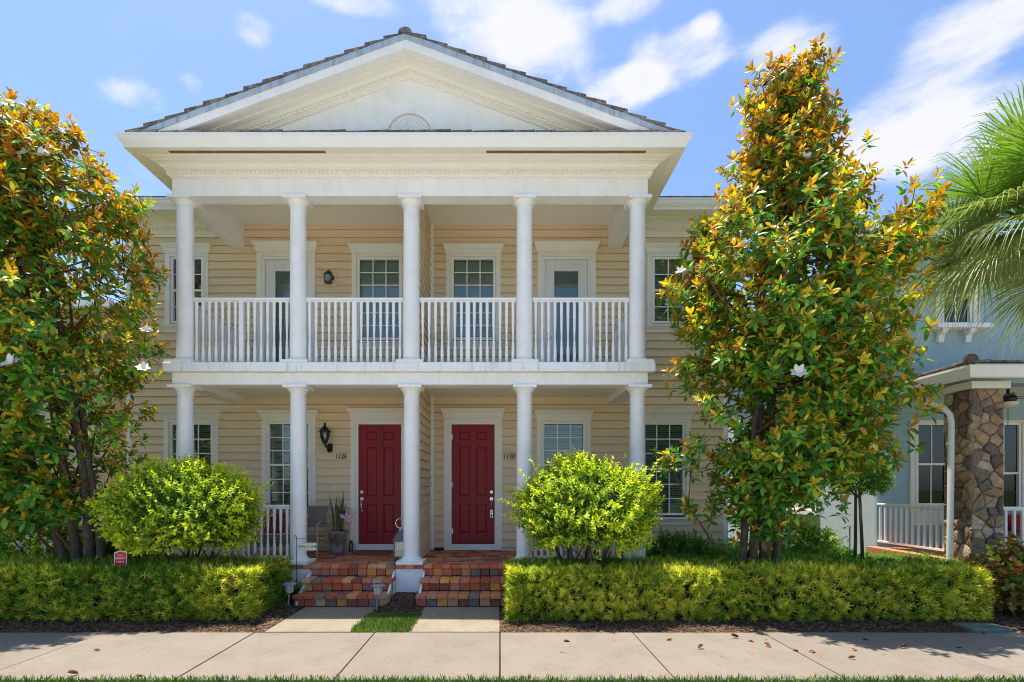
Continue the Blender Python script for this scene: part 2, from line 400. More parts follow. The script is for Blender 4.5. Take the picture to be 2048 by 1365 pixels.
def scatter_mesh(name, tpl, pos, fr, scale, tint, material):
    """pos (n,3), fr (n,3,3), scale (n,) or (n,3), tint (n,4)"""
    V, F = tpl; n = len(pos); k = len(V)
    scale = np.asarray(scale); scale = scale[:, None] if scale.ndim == 1 else scale
    loc = V[None, :, :] * scale[:, None, :]
    P = np.einsum('nij,nkj->nki', fr, loc) + pos[:, None, :]
    me = bpy.data.meshes.new(name)
    me.vertices.add(n * k); me.vertices.foreach_set('co', P.reshape(-1).astype(np.float32))
    fl = [i for f in F for i in f]; cnt = [len(f) for f in F]
    loops = (np.array(fl)[None, :] + (np.arange(n) * k)[:, None]).reshape(-1)
    tot = np.tile(np.array(cnt), n); start = np.concatenate([[0], np.cumsum(tot)[:-1]])
    me.loops.add(len(loops)); me.loops.foreach_set('vertex_index', loops.astype(np.int32))
    me.polygons.add(len(tot)); me.polygons.foreach_set('loop_start', start.astype(np.int32)); me.polygons.foreach_set('loop_total', tot.astype(np.int32))
    me.polygons.foreach_set('use_smooth', np.ones(len(tot), dtype=bool))
    me.update(calc_edges=True)
    at = me.color_attributes.new('tint', 'FLOAT_COLOR', 'POINT')
    at.data.foreach_set('color', np.repeat(tint, k, axis=0).reshape(-1).astype(np.float32))
    me.materials.append(MATS[material])
    return me
def lump(p, f, seed=0):
    """cheap smooth noise in about -1..1"""
    p = np.asarray(p) * f; s = seed * 1.7
    return (np.sin(p[..., 0] * 1.3 + 2.1 * np.sin(p[..., 1] * .9 + s) + s) + np.sin(p[..., 1] * 1.7 + 1.7 * np.sin(p[..., 2] * 1.1 + 2 * s) + 3 * s) + np.sin(p[..., 2] * 1.5 + 1.9 * np.sin(p[..., 0] * .8 - s) + 5 * s)) / 3
def rnd_dir(n):
    return unit(RNG.normal(size=(n, 3)))

# ------------------------------------------------------------------ the setting
YW = 10.61            # front wall of the house
YC = 8.80             # column line
XC = -1.50            # middle of the house
ZF = .563             # porch floor
def structure(name, mb, m, label=None):
    o = mb.build(name, m); o['kind'] = 'structure'
    if label: o['label'] = label
    return o
structure('ground', MB().box(-400, 400, -400, 600, -.6, -.06), 'lawn_ground', 'flat ground around the houses')
structure('bounce_road', MB().box(-120, 120, -14, 4.05, -.2, -.045), 'bounce_concrete', 'unseen street in front of the sidewalk, made pale to bounce light')  # out of view; widened and paled to bounce light onto the porch
structure('kerb', MB().box(-120, 120, 4.055, 4.2, -.3, .01), 'bounce_concrete', 'concrete kerb along the street')
sw = link('sidewalk', None, None, (0, 5.77, 0)); sw['kind'] = 'structure'; sw['label'] = 'pale concrete sidewalk in front of the hedges'; sw['category'] = 'sidewalk'
del sw['category']
JX = [-8.6, -6.85, -5.02, -3.11, -1.585, 0.0, 1.68, 3.32, 5.0, 6.65, 8.3, 9.95]
for a, b in zip(JX[:-1], JX[1:]):
    MB().box(a + .007, b - .007, 4.955, 6.585, -.1, random.uniform(-.002, .002)).build('slab', 'concrete', sw, bevel=.008)
MB().box(JX[0], JX[-1], 4.965, 6.575, -.12, -.02).build('joint_bed', 'soil', sw)
for nm, a, b in (('walkway', -2.99, -1.885), ('walkway', -1.16, -.005)):
    wk = link(nm, None, None, ((a + b) / 2, 7.27, 0)); wk['kind'] = 'structure'
    wk['label'] = 'short concrete walk up to the brick steps under the %s door' % ('1126' if a < -2 else '1130')
    MB().box(a, b, 6.60, 7.43, -.1, .006).build('slab', 'walk_concrete', wk, bevel=.008)
    MB().box(a + .004, b - .004, 7.436, 7.99, -.1, .008).build('slab', 'walk_concrete', wk, bevel=.008)
# planting beds: gently mounded soil
def bed(name, x0, x1, y0, y1, h, label):
    mb = MB(); nx = max(2, int((x1 - x0) / .12)); ny = max(2, int((y1 - y0) / .12))
    xe = min(.35, (x1 - x0) * .25)
    for j in range(ny + 1):
        for i in range(nx + 1):
            x = x0 + (x1 - x0) * i / nx; y = y0 + (y1 - y0) * j / ny
            s = min(1, (y - y0) / .9); e = min(1, (x - x0) / xe, (x1 - x) / xe); z = -.035 + .03 * (1 - e) + h * (s * s * (3 - 2 * s)) * e * e + random.uniform(-.006, .006) * e
            mb.v.append((x, y, z))
    for j in range(ny):
        for i in range(nx):
            a = j * (nx + 1) + i; mb.f.append((a, a + 1, a + nx + 2, a + nx + 1)); mb.m.append(0)
    o = mb.build(name, 'soil', smooth=True, angle=180); o['kind'] = 'structure'; o['label'] = label
    return o
bed('planting_bed', -12, -2.985, 6.59, 10.7, .13, 'dark mulched bed under the hedge on the welcome sign side')
bed('planting_bed', -.004, 12, 6.59, 11.4, .13, 'dark mulched bed under the long hedge')
bed('planting_bed', -1.89, -1.155, 7.40, 8.6, .14, 'small mulched bed between the two walks')

# ------------------------------------------------------------------ the house
house = thing('duplex_house', 'tan two storey duplex with white columns, balcony and pediment', 'house', (XC, YW, 0))
wall = MB()
openings = []      # outer rect of casing  (x0,x1,z0,z1)
holes = []         # hole in the wall
other_holes = []
def sym(o): return (XC - o, XC + o)

def crown_cap(mb, x0, x1, z0, z1, y, over, proj):
    """flaring head cap above a casing"""
    h = z1 - z0
    mb.frustum((x0 - .012, x1 + .012, y - .05, y), (x0 - .012, x1 + .012, y - .05, y), z0, z0 + h * .2)
    mb.frustum((x0 - .018, x1 + .018, y - .055, y), (x0 - over * .55, x1 + over * .55, y - proj * .6, y), z0 + h * .2, z0 + h * .55)
    mb.frustum((x0 - over * .6, x1 + over * .6, y - proj * .65, y), (x0 - over, x1 + over, y - proj, y), z0 + h * .55, z0 + h * .85)
    mb.box(x0 - over - .004, x1 + over + .004, y - proj - .006, y, z0 + h * .85, z1)

def window(xc, w, zt, zb, cols, rows, sill=True, cw=.105, head=.18, parent=house, y=YW, trim='cream_trim', blind='blind', split=None, label=None, slat_tilt=-50, headm=True):
    fw = .05
    x0, x1 = xc - w / 2, xc + w / 2
    ox0, ox1, oz0, oz1 = x0 - fw - cw, x1 + fw + cw, zb - fw - (.04 if sill else cw), zt + fw + .05
    openings.append((ox0, ox1, oz0, oz1 + (head if headm else 0))) if y == YW else None
    (holes if y == YW else other_holes).append((x0 - fw, x1 + fw, zb - fw, zt + fw))
    # the sash frame carries the rest
    mb = MB()
    ym = y + .03
    mb.box(x0 - fw, x0, y - .02, y + .07, zb - fw, zt + fw); mb.box(x1, x1 + fw, y - .02, y + .07, zb - fw, zt + fw)
    mb.box(x0, x1, y - .02, y + .07, zt, zt + fw); mb.box(x0, x1, y - .02, y + .07, zb - fw, zb)
    zm = (zt + zb) / 2 if split is None else split
    mb.box(x0, x1, y - .008, y + .06, zm - .022, zm + .022)
    win = mb.build('window', 'white_trim', parent, bevel=.004)
    if label: win['label'] = label
    # casing
    mb = MB()
    mb.box(ox0, x0 - fw - .001, y - .042, y + .01, oz0, oz1); mb.box(x1 + fw + .001, ox1, y - .042, y + .01, oz0, oz1)
    mb.box(x0 - fw - .001, x1 + fw + .001, y - .042, y + .01, zt + fw + .001, oz1)
    mb.box(ox0 + cw * .72, ox0 + cw - .006, y - .052, y - .04, oz0, oz1 - .001); mb.box(ox1 - cw + .006, ox1 - cw * .72, y - .052, y - .04, oz0, oz1 - .001)
    mb.build('casing', trim, win, bevel=.004)
    if headm:
        mb = MB(); crown_cap(mb, ox0, ox1, oz1 + .001, oz1 + head, y, .06, .12); mb.build('head_cap', trim, win, bevel=.003)
    if sill:
        mb = MB(); zs = zb - fw - .04
        mb.box(ox0 - .045, ox1 + .045, y - .11, y + .01, zs - .035, zs - .001)
        mb.frustum((ox0 - .01, ox1 + .01, y - .05, y + .01), (ox0 - .035, ox1 + .035, y - .095, y + .01), zs - .10, zs - .036)
        mb.box(ox0 - .012, ox1 + .012, y - .05, y + .01, zs - .15, zs - .101)
        mb.build('sill', trim, win, bevel=.004)
    # muntins and panes
    nr = rows // 2; bar = .021
    mu = MB()
    for (za, zc, yo) in ((zm + .022, zt, 0.0), (zb, zm - .022, .018)):
        for i in range(1, cols):
            x = x0 + w * i / cols; mu.box(x - bar / 2, x + bar / 2, y + .004 + yo, y + .034 + yo, za, zc)
        for j in range(1, nr):
            z = za + (zc - za) * j / nr
            for i in range(cols):
                mu.box(x0 + w * i / cols + bar / 2, x0 + w * (i + 1) / cols - bar / 2, y + .0065 + yo, y + .0315 + yo, z - bar / 2, z + bar / 2)
        pw, ph = w / cols - bar, (zc - za) / nr - bar
        pm = MB().box(-pw / 2, pw / 2, -.002, .002, -ph / 2, ph / 2)
        first = None
        for i in range(cols):
            for j in range(nr):
                c = (x0 + w * (i + .5) / cols, y + .018 + yo, za + (zc - za) * (j + .5) / nr)
                if first is None:
                    q = MB(); q.v = [(a + c[0], b + c[1], d + c[2]) for a, b, d in pm.v]; q.f = pm.f; q.m = pm.m
                    first = q.build('pane', 'pane_glass', win)
                else: link('pane', first.data, win, c)
                
    if cols > 1 or nr > 1: mu.build('muntin_grid', 'white_trim', win)
    # slatted blind and the dark room behind
    sl = MB(); z = zt - .03; k = 0
    ca, sa = math.cos(R(slat_tilt)), math.sin(R(slat_tilt))
    while z > zb + .02:
        hw = .022; ti = random.uniform(-.004, .004)
        sl.hexa([(x0 + .004, y + .085 - hw * ca, z - hw * sa), (x1 - .004, y + .085 - hw * ca, z - hw * sa + ti), (x1 - .004, y + .085 + hw * ca, z + hw * sa + ti), (x0 + .004, y + .085 + hw * ca, z + hw * sa),
                 (x0 + .004, y + .085 - hw * ca, z - hw * sa + .003), (x1 - .004, y + .085 - hw * ca, z - hw * sa + .003 + ti), (x1 - .004, y + .085 + hw * ca, z + hw * sa + .003 + ti), (x0 + .004, y + .085 + hw * ca, z + hw * sa + .003)])
        z -= .048
    for f in (.2, .8): sl.box(x0 + w * f - .002, x0 + w * f + .002, y + .058, y + .060, zb, zt)
    sl.build('blind', blind, win)['kind'] = 'stuff'
    mb = MB(); d = .5
    mb.quad((x0 - fw, y + d, zb - fw), (x1 + fw, y + d, zb - fw), (x1 + fw, y + d, zt + fw), (x0 - fw, y + d, zt + fw))
    for xa in (x0 - fw, x1 + fw): mb.quad((xa, y + .071, zb - fw), (xa, y + d, zb - fw), (xa, y + d, zt + fw), (xa, y + .071, zt + fw))
    for za in (zb - fw, zt + fw): mb.quad((x0 - fw, y + .071, za), (x1 + fw, y + .071, za), (x1 + fw, y + d, za), (x0 - fw, y + d, za))
    mb.build('room_interior', 'dark_inside', win)
    return win

for s in (-1, 1):
    side = 'left' if s < 0 else 'right'
    window(XC + s * 4.905 + .03, .57, 6.50, 5.235, 2, 4, label='narrow balcony level window near the %s end of the house' % side)
    window(XC + s * 4.81 + .02, .79, 3.124, 1.328, 3, 6, label='tall ground floor window near the %s end of the house' % side)
    window(XC + s * .96, .80, 6.49, 4.90, 3, 6)
    window(XC + s * 2.80, .79, 3.135, 1.471, 3, 6)

def casing_door(xc, w, zt, zb, floor, parent, cw=.105, head=.2):
    jw = .05
    x0, x1 = xc - w / 2, xc + w / 2
    ox0, ox1, oz1 = x0 - jw - cw, x1 + jw + cw, zt + jw + .07
    openings.append((ox0, ox1, floor - .2, oz1 + head)); holes.append((x0 - jw, x1 + jw, floor - .05, zt + jw))
    mb = MB()
    mb.box(ox0, x0 - jw - .001, YW - .045, YW + .01, floor, oz1); mb.box(x1 + jw + .001, ox1, YW - .045, YW + .01, floor, oz1)
    mb.box(x0 - jw - .001, x1 + jw + .001, YW - .045, YW + .01, zt + jw + .001, oz1)
    cs = mb.build('door_casing', 'cream_trim', parent, bevel=.004)
    mb = MB(); crown_cap(mb, ox0, ox1, oz1 + .001, oz1 + head, YW, .065, .13); mb.build('head_cap', 'cream_trim', cs, bevel=.003)
    mb = MB()
    mb.box(x0 - jw, x0 - .004, YW - .02, YW + .12, floor, zt + jw); mb.box(x1 + .004, x1 + jw, YW - .02, YW + .12, floor, zt + jw)
    mb.box(x0 - .004, x1 + .004, YW - .02, YW + .12, zt + .004, zt + jw)
    mb.box(x0 - .004, x1 + .004, YW - .03, YW + .12, floor, zb - .012)
    mb.build('jamb', 'white_trim', cs, bevel=.003)
    return x0, x1

def disc(mb, cx, y0, y1, cz, r, seg=16):
    mb.prism([(cx + r * math.cos(2 * math.pi * k / seg), cz + r * math.sin(2 * math.pi * k / seg)) for k in range(seg)], 'y', y0, y1)
def door_hardware(door, hx, zt, h, yf):
    mb = MB(); z = zt - h * .567; disc(mb, hx, yf - .022, yf, z, .032); disc(mb, hx, yf - .034, yf - .022, z, .02); mb.build('deadbolt', 'chrome', door, smooth=True)
    mb = MB(); z = zt - h * .625; disc(mb, hx, yf - .014, yf, z, .036); disc(mb, hx, yf - .02, yf - .012, z - .03, .02)
    mb.tube([(hx, yf - .012, z - .02), (hx, yf - .06, z - .05), (hx, yf - .066, z - .12), (hx, yf - .06, z - .19), (hx, yf - .012, z - .225)], [.011, .012, .014, .012, .010], 8)
    disc(mb, hx, yf - .012, yf, z - .235, .022); mb.build('handle', 'chrome', door, smooth=True)

def red_door(s):
    xc = XC + s * .95; zt, zb = 3.127, .70
    x0, x1 = casing_door(xc, .87, zt, zb, ZF + .004, house)
    w, h = x1 - x0, zt - zb; yf = YW + .045
    # slab front: stiles and rails round six sunk panels
    cx = [(.177, .425), (.572, .823)] if s < 0 else [(.177, .428), (.575, .823)]
    rz = [(.057, .129), (.188, .60), (.668, .908)]
    mb = MB(); mb.box(x0, x1, yf + .014, yf + .045, zb, zt)
    xs = [0, cx[0][0], cx[0][1], cx[1][0], cx[1][1], 1]; zs = [0, *rz[0], *rz[1], *rz[2], 1]
    for k in (0, 2, 4): mb.box(x0 + w * xs[k], x0 + w * xs[k + 1], yf, yf + .014, zb, zt)
    for k in (1, 3):
        for q in (0, 2, 4, 6): mb.box(x0 + w * xs[k], x0 + w * xs[k + 1], yf, yf + .014, zt - h * zs[q + 1], zt - h * zs[q])
    door = mb.build('front_door', 'door_red', house, bevel=.004)
    door['label'] = 'dark red six panel door beside the number %s' % ('1126' if s < 0 else '1130')
    for a, b in cx:
        for c, d in rz:
            px0, px1, pz0, pz1 = x0 + w * a + .006, x0 + w * b - .006, zt - h * d + .006, zt - h * c - .006
            m2 = MB(); g = .022
            m2.hexa([(px0, yf + .0135, pz0), (px1, yf + .0135, pz0), (px1, yf + .0135, pz1), (px0, yf + .0135, pz1), (px0 + g, yf + .003, pz0 + g), (px1 - g, yf + .003, pz0 + g), (px1 - g, yf + .003, pz1 - g), (px0 + g, yf + .003, pz1 - g)])
            m2.build('panel', 'door_red', door)
    door_hardware(door, x0 + w * (.065 if s < 0 else .932), zt, h, yf)
    hx = x1 - .004 if s < 0 else x0 + .004
    for z in (zb + .25, zb + 1.2, zt - .25): MB().box(hx - .007, hx + .007, yf - .008, yf + .004, z - .05, z + .05).build('hinge', 'chrome', door)
    if s < 0:
        mb = MB(); mb.box(xc - .006, xc + .006, yf - .006, yf - .002, zt - .52, zt + .003); disc(mb, xc, yf - .03, yf - .002, zt - .53, .017)
        mb.build('wreath_hanger', 'sign_red' if False else 'black_metal', door)
    MB().box(x0 - .02, x1 + .02, YW + .10, YW + .35, ZF - .05, zt + .03).build('dark_core', 'dark_inside', door)
    return x0, x1, zt, h, yf
DOORS = {s: red_door(s) for s in (-1, 1)}

def glazed_door(s):
    xc = XC + s * 2.855; zt, zb = 6.50, 3.99
    x0, x1 = casing_door(xc, .88, zt, zb, 3.916, house)
    yf = YW + .04; gw = .49; g0, g1 = xc - gw / 2, xc + gw / 2; gt, gb = zt - .225, zb + .27
    mb = MB()
    mb.box(x0, g0, yf, yf + .04, zb, zt); mb.box(g1, x1, yf, yf + .04, zb, zt); mb.box(g0, g1, yf, yf + .04, gt, zt); mb.box(g0, g1, yf, yf + .04, zb, gb)
    door = mb.build('balcony_door', 'door_white', house, bevel=.004)
    mb = MB(); e = .03
    mb.box(g0 - e, g0, yf - .012, yf - .001, gb - e, gt + e); mb.box(g1, g1 + e, yf - .012, yf - .001, gb - e, gt + e)
    mb.box(g0, g1, yf - .012, yf - .001, gt, gt + e); mb.box(g0, g1, yf - .012, yf - .001, gb - e, gb); mb.build('glass_bead', 'door_white', door, bevel=.003)
    MB().box(g0, g1, yf + .014, yf + .018, gb, gt).build('pane', 'pane_glass', door)
    sl = MB(); z = gt - .01
    while z > gb:
        sl.hexa([(g0, yf + .05, z - .006), (g1, yf + .05, z - .006), (g1, yf + .054, z + .008), (g0, yf + .054, z + .008), (g0, yf + .052, z - .006), (g1, yf + .052, z - .006), (g1, yf + .056, z + .008), (g0, yf + .056, z + .008)]); z -= .0165
    sl.build('blind', 'blind_cloth', door)['kind'] = 'stuff'
    MB().box(x0 - .02, x1 + .02, YW + .13, YW + .3, zb - .05, zt + .03).build('dark_core', 'dark_inside', door)
    door_hx = x1 - .05 if s < 0 else x0 + .05
    mb = MB(); disc(mb, door_hx, yf - .02, yf, zb + 1.06, .03); mb.build('deadbolt', 'chrome', door, smooth=True)
    mb = MB(); disc(mb, door_hx, yf - .014, yf, zb + .92, .033); mb.tube([(door_hx, yf - .01, zb + .92), (door_hx, yf - .05, zb + .92), (door_hx + s * .1, yf - .055, zb + .915)], .01, 8); mb.build('handle', 'chrome', door, smooth=True)
    for q in (-.05, .15): MB().box(xc + q - .006, xc + q + .006, yf - .01, yf, zt - .1, zt - .075).build('catch', 'chrome', door)
for s in (-1, 1): glazed_door(s)

# structural wall with the openings left free
def holed_wall(x0, x1, z0_, z1_, y0, y1, hl):
    xs = sorted({x0, x1, *[h[0] for h in hl], *[h[1] for h in hl]}); zs = sorted({z0_, z1_, *[h[2] for h in hl], *[h[3] for h in hl]}); mb = MB()
    for i in range(len(xs) - 1):
        z0 = None
        for j in range(len(zs) - 1):
            xm, zm = (xs[i] + xs[i + 1]) / 2, (zs[j] + zs[j + 1]) / 2
            solid = not any(h[0] < xm < h[1] and h[2] < zm < h[3] for h in hl)
            if solid and z0 is None: z0 = zs[j]
            if z0 is not None and (not solid or j == len(zs) - 2):
                mb.box(xs[i], xs[i + 1], y0, y1, z0, zs[j] if not solid else zs[j + 1]); z0 = None
    return mb
X0H, X1H, ZTOP = XC - 6.10, XC + 6.14, 7.21
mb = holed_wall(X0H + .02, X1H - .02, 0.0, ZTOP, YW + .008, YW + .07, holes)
hw = mb.build('front_wall', 'lap_shadow_backing', house)
# lap siding boards, cut round the openings
EXP = .162
def board(x0, x1, za, zb, zr, parent, face='front', yw=YW):
    """piece of the lap board whose full height starts at zr"""
    def o(z): return .038 - .030 * (z - zr) / (EXP + .006)
    m2 = MB(); oa, ob = o(za), o(zb)
    if face == 'front':
        m2.hexa([(x0, yw - oa, za), (x1, yw - oa, za), (x1, yw + .007, za), (x0, yw + .007, za), (x0, yw - ob, zb), (x1, yw - ob, zb), (x1, yw + .007, zb), (x0, yw + .007, zb)])
    else:   # face +x / -x : x0..x1 run along Y, yw is the x of the wall face, face = +1 or -1
        s = face
        m2.hexa([(yw + s * oa, x0, za), (yw + s * oa, x1, za), (yw - s * .007, x1, za), (yw - s * .007, x0, za), (yw + s * ob, x0, zb), (yw + s * ob, x1, zb), (yw - s * .007, x1, zb), (yw - s * .007, x0, zb)])
    return m2.build('siding_board', 'siding', parent)
cuts = [(a - .001, b + .001, c, d) for a, b, c, d in openings]
for s in (-1, 1):     # side beams and frieze hide some siding; the divider wall too
    pass
cuts.append((XC - .10, XC + .155, 0, 8))
BL = []
z = .30
while z < 7.19:
    z1 = min(z + EXP - .006, 7.2)  # board stops short, so the dark backing draws the lap shadow
    # split heights where an opening starts or ends within this row
    ev = sorted({z, z1, *[q for c in cuts for q in (c[2], c[3]) if z + .004 < q < z1 - .004]})
    for a, b in zip(ev[:-1], ev[1:]):
        zm = (a + b) / 2
        if b - a < .004: continue
        iv = [(X0H + .10, X1H - .10)]
        for c in cuts:
            if c[2] < zm < c[3]:
                nv = []
                for p, q in iv:
                    if c[1] <= p or c[0] >= q: nv.append((p, q)); continue
                    if c[0] > p: nv.append((p, c[0]))
                    if c[1] < q: nv.append((c[1], q))
                iv = nv
        for p, q in iv:
            if a < .5 and p > XC - 4.06 and q < XC + 4.06: continue
            if q - p > 1.3 and random.random() < .22:
                j = random.uniform(p + .4, q - .4); BL.append((p, j - .002, a, b, z)); BL.append((j + .002, q, a, b, z))
            elif q - p > .01: BL.append((p, q, a, b, z))
    z += EXP
BL.sort(key=lambda b: -(b[1] - b[0]) * (b[3] - b[2]))
for b in BL[:260]: board(*b, hw)
sb = MB()
for b in BL[260:]:
    o = [.038 - .030 * (q - b[4]) / (EXP + .006) for q in (b[2], b[3])]
    sb.hexa([(b[0], YW - o[0], b[2]), (b[1], YW - o[0], b[2]), (b[1], YW + .007, b[2]), (b[0], YW + .007, b[2]), (b[0], YW - o[1], b[3]), (b[1], YW - o[1], b[3]), (b[1], YW + .007, b[3]), (b[0], YW + .007, b[3])])
sb.build('short_boards', 'siding', hw)['kind'] = 'stuff'
# corner boards
for x0, x1 in ((X0H, X0H + .098), (X1H - .098, X1H)):
    MB().box(x0, x1, YW - .032, YW + .01, .1, 6.99).build('corner_board', 'white_trim', house, bevel=.004)
# side and back walls
mb = MB(); mb.box(X0H + .001, X0H + .1, YW + .012, 21, 0, 7.19); mb.box(X1H - .1, X1H - .001, YW + .012, 21, 0, 7.19); mb.box(X0H + .1, X1H - .1, 20.9, 21, 0, 7.19); mb.build('rear_walls', 'siding', house)
MB().box(X0H - .01, X1H + .01, YW - .022, 21.01, -.1, .299).build('foundation', 'stucco_white', house)
# dividing wall between the two homes
dv0, dv1 = XC - .09, XC + .065
dw = MB().box(dv0, dv1, 9.06, YW + .007, ZF, 7.2).build('dividing_wall', 'lap_shadow_backing', house)
lb_ = MB()
for zlo, zhi in ((ZF + .01, 3.70), (3.92, 7.19)):
    z = zlo
    while z < zhi - .01:
        z1 = min(z + EXP - .006, zhi)
        board(9.13, YW - .03, z, z1, z, dw, face=1, yw=dv1)
        lb_.hexa([(dv0 - .038, 9.13, z), (dv0 - .038, YW - .03, z), (dv0 + .007, YW - .03, z), (dv0 + .007, 9.13, z), (dv0 - .01, 9.13, z1), (dv0 - .01, YW - .03, z1), (dv0 + .007, YW - .03, z1), (dv0 + .007, 9.13, z1)])
        z += EXP
    MB().box(dv0 - .03, dv1 + .03, 9.03, 9.129, zlo, zhi).build('end_board', 'white_trim', dw, bevel=.003)
    for s in (1, -1):
        MB().box(*sorted((XC - .01 + s * .077, XC - .01 + s * .165)), YW - .036, YW + .005, zlo, zhi).build('corner_board', 'cream_trim', dw, bevel=.003)

lb_.build('rear_boards', 'siding', dw)['kind'] = 'stuff'
# ---- porch: entablature, beams, ceilings, slab
FX0, FX1, FY = XC - 3.965, XC + 3.965, 8.665
mb = MB(); mb.box(FX0, FX1, FY, FY + .27, 6.70, 7.2)
mb.build('front_beam', 'white_paint', house, bevel=.006)
for s in (-1, 1):
    a, b = sorted((XC + s * 3.965, XC + s * 3.695))
    MB().box(a, b, FY + .271, YW - .027, 6.70, 7.2).build('side_beam', 'white_paint', house, bevel=.005)
    MB().box(a, b, FY + .271, YW - .027, 3.554, 3.751).build('side_beam', 'white_paint', house, bevel=.005)
MB().box(XC - 3.694, XC + 3.694, FY + .271, YW - .03, 7.185, 7.205).build('balcony_ceiling', 'porch_ceiling', house)
MB().box(FX0, FX1, FY, FY + .27, 3.554, 3.751).build('front_beam', 'white_paint', house, bevel=.006)
MB().box(XC - 3.694, XC + 3.694, FY + .271, YW - .03, 3.69, 3.745).build('porch_ceiling', 'porch_ceiling', house)
sl = MB(); sl.box(XC - 4.065, XC + 4.065, 8.56, YW - .03, 3.752, 3.905); sl.build('balcony_slab', 'slab_paint', house, bevel=.012)
crown = [(0, 6.984), (.022, 6.984), (.022, 7.0), (.035, 7.004), (.05, 7.022), (.05, 7.03), (.06, 7.03), (.06, 7.082), (.085, 7.084), (.085, 7.096), (.10, 7.10), (.125, 7.118), (.14, 7.14), (.175, 7.158), (.22, 7.165), (.22, 7.176), (.25, 7.182), (.285, 7.192), (.30, 7.205), (0, 7.205)]
MB().sweep3(crown, FX0, FX1, FY, YW - .03).build('crown_moulding', 'cream_trim', house)
dn = MB()
n = 108
for i in range(n):
    x = FX0 - .06 + (FX1 - FX0 + .12) * (i + .5) / n; dn.box(x - .02, x + .02, FY - .076, FY - .059, 7.036, 7.078)
dn.build('dentil_course', 'cream_trim', house)['kind'] = 'stuff'
for x in (-3.95, -2.06, .55): MB().box(x - .002, x + .002, FY - .32, FY - .004, 6.99, 7.204).build('joint_line', 'vent_brown', house) if False else None
# soffit, fascia and gutter round three sides
EY = 10.04
MB().sweep3([(.001, 7.206), (.445, 7.206), (.445, 7.225), (.001, 7.225)], FX0, FX1, FY, EY).build('soffit', 'porch_ceiling', house)
for s in (-1, 1):
    a, b = sorted((XC + s * 4.2, XC + s * 4.26))
    MB().box(a, b, 9.0, 10.2, 7.2025, 7.2055).build('soffit_vent', 'vent_brown', house)
for a, b in ((-5.29, -2.79), (-.22, 2.33)): MB().box(a, b, 8.285, 8.345, 7.202, 7.2055).build('soffit_vent', 'vent_brown', house)
gut = [(.446, 7.20), (.47, 7.20), (.472, 7.222), (.478, 7.235), (.50, 7.262), (.525, 7.30), (.535, 7.335), (.535, 7.352), (.548, 7.356), (.548, 7.384), (.532, 7.384), (.528, 7.366), (.446, 7.366)]
MB().sweep3(gut, FX0, FX1, FY, EY + .02).build('gutter', 'white_trim', house)
# eave of the main body on both sides
for s in (-1, 1):
    a, b = sorted((XC + s * 4.45, XC + s * 6.7))
    prof = [(EY, 7.20), (EY - .024, 7.20), (EY - .03, 7.235), (EY - .055, 7.262), (EY - .08, 7.30), (EY - .09, 7.335), (EY - .09, 7.352), (EY - .103, 7.356), (EY - .103, 7.384), (EY - .085, 7.384), (EY - .08, 7.366), (EY, 7.366)]
    MB().prism(prof, 'x', a, b).build('gutter', 'white_trim', house)
    a, b = sorted((XC + s * 3.97, XC + s * 6.62))
    MB().box(a, b, EY + .001, YW - .03, 7.206, 7.225).build('soffit', 'porch_ceiling', house)
    cp = [(YW - .03 - o, z - .0) for o, z in crown]
    MB().prism(cp, 'x', *sorted((XC + s * 4.0, XC + s * 6.3))).build('crown_moulding', 'cream_trim', house)
    MB().box(*sorted((XC + s * 3.97, XC + s * 6.16)), YW - .05, YW - .031, 6.93, 6.983).build('frieze_board', 'cream_trim', house)
    dn = MB()
    for i in range(28):
        x = XC + s * (4.05 + .075 * i); dn.box(x - .02, x + .02, YW - .106, YW - .089, 7.036, 7.078)
    dn.build('dentil_course', 'cream_trim', house)['kind'] = 'stuff'
    # main roof edge tiles
    for i in range(9):
        x = XC + s * (4.3 + .3 * i)
        MB().hexa([(x - .148, EY - .09, 7.385), (x + .148, EY - .09, 7.375), (x + .148, EY + .4, 7.52), (x - .148, EY + .4, 7.53), (x - .148, EY - .09, 7.425), (x + .148, EY - .09, 7.42), (x + .148, EY + .4, 7.55), (x - .148, EY + .4, 7.56)]).build('roof_tile', 'roof_tile', house)
# main hip roof
mb = MB(); ax0, ax1, ay0, ay1, zz, rz_ = X0H - .5, X1H + .5, EY - .02, 21.5, 7.37, 9.3
mb.quad((ax0, ay0, zz), (ax1, ay0, zz), (ax1 - 5.2, ay0 + 5.2, rz_), (ax0 + 5.2, ay0 + 5.2, rz_)); mb.quad((ax1, ay0, zz), (ax1, ay1, zz), (ax1 - 5.2, ay1 - 5.2, rz_), (ax1 - 5.2, ay0 + 5.2, rz_))
mb.quad((ax1, ay1, zz), (ax0, ay1, zz), (ax0 + 5.2, ay1 - 5.2, rz_), (ax1 - 5.2, ay1 - 5.2, rz_)); mb.quad((ax0, ay1, zz), (ax0, ay0, zz), (ax0 + 5.2, ay0 + 5.2, rz_), (ax0 + 5.2, ay1 - 5.2, rz_))
mb.quad((ax0 + 5.2, ay0 + 5.2, rz_), (ax1 - 5.2, ay0 + 5.2, rz_), (ax1 - 5.2, ay1 - 5.2, rz_), (ax0 + 5.2, ay1 - 5.2, rz_))
mb.quad((ax0, ay0, zz), (ax0, ay1, zz), (ax1, ay1, zz), (ax1, ay0, zz))
mb.build('main_roof', 'roof_tile', house)

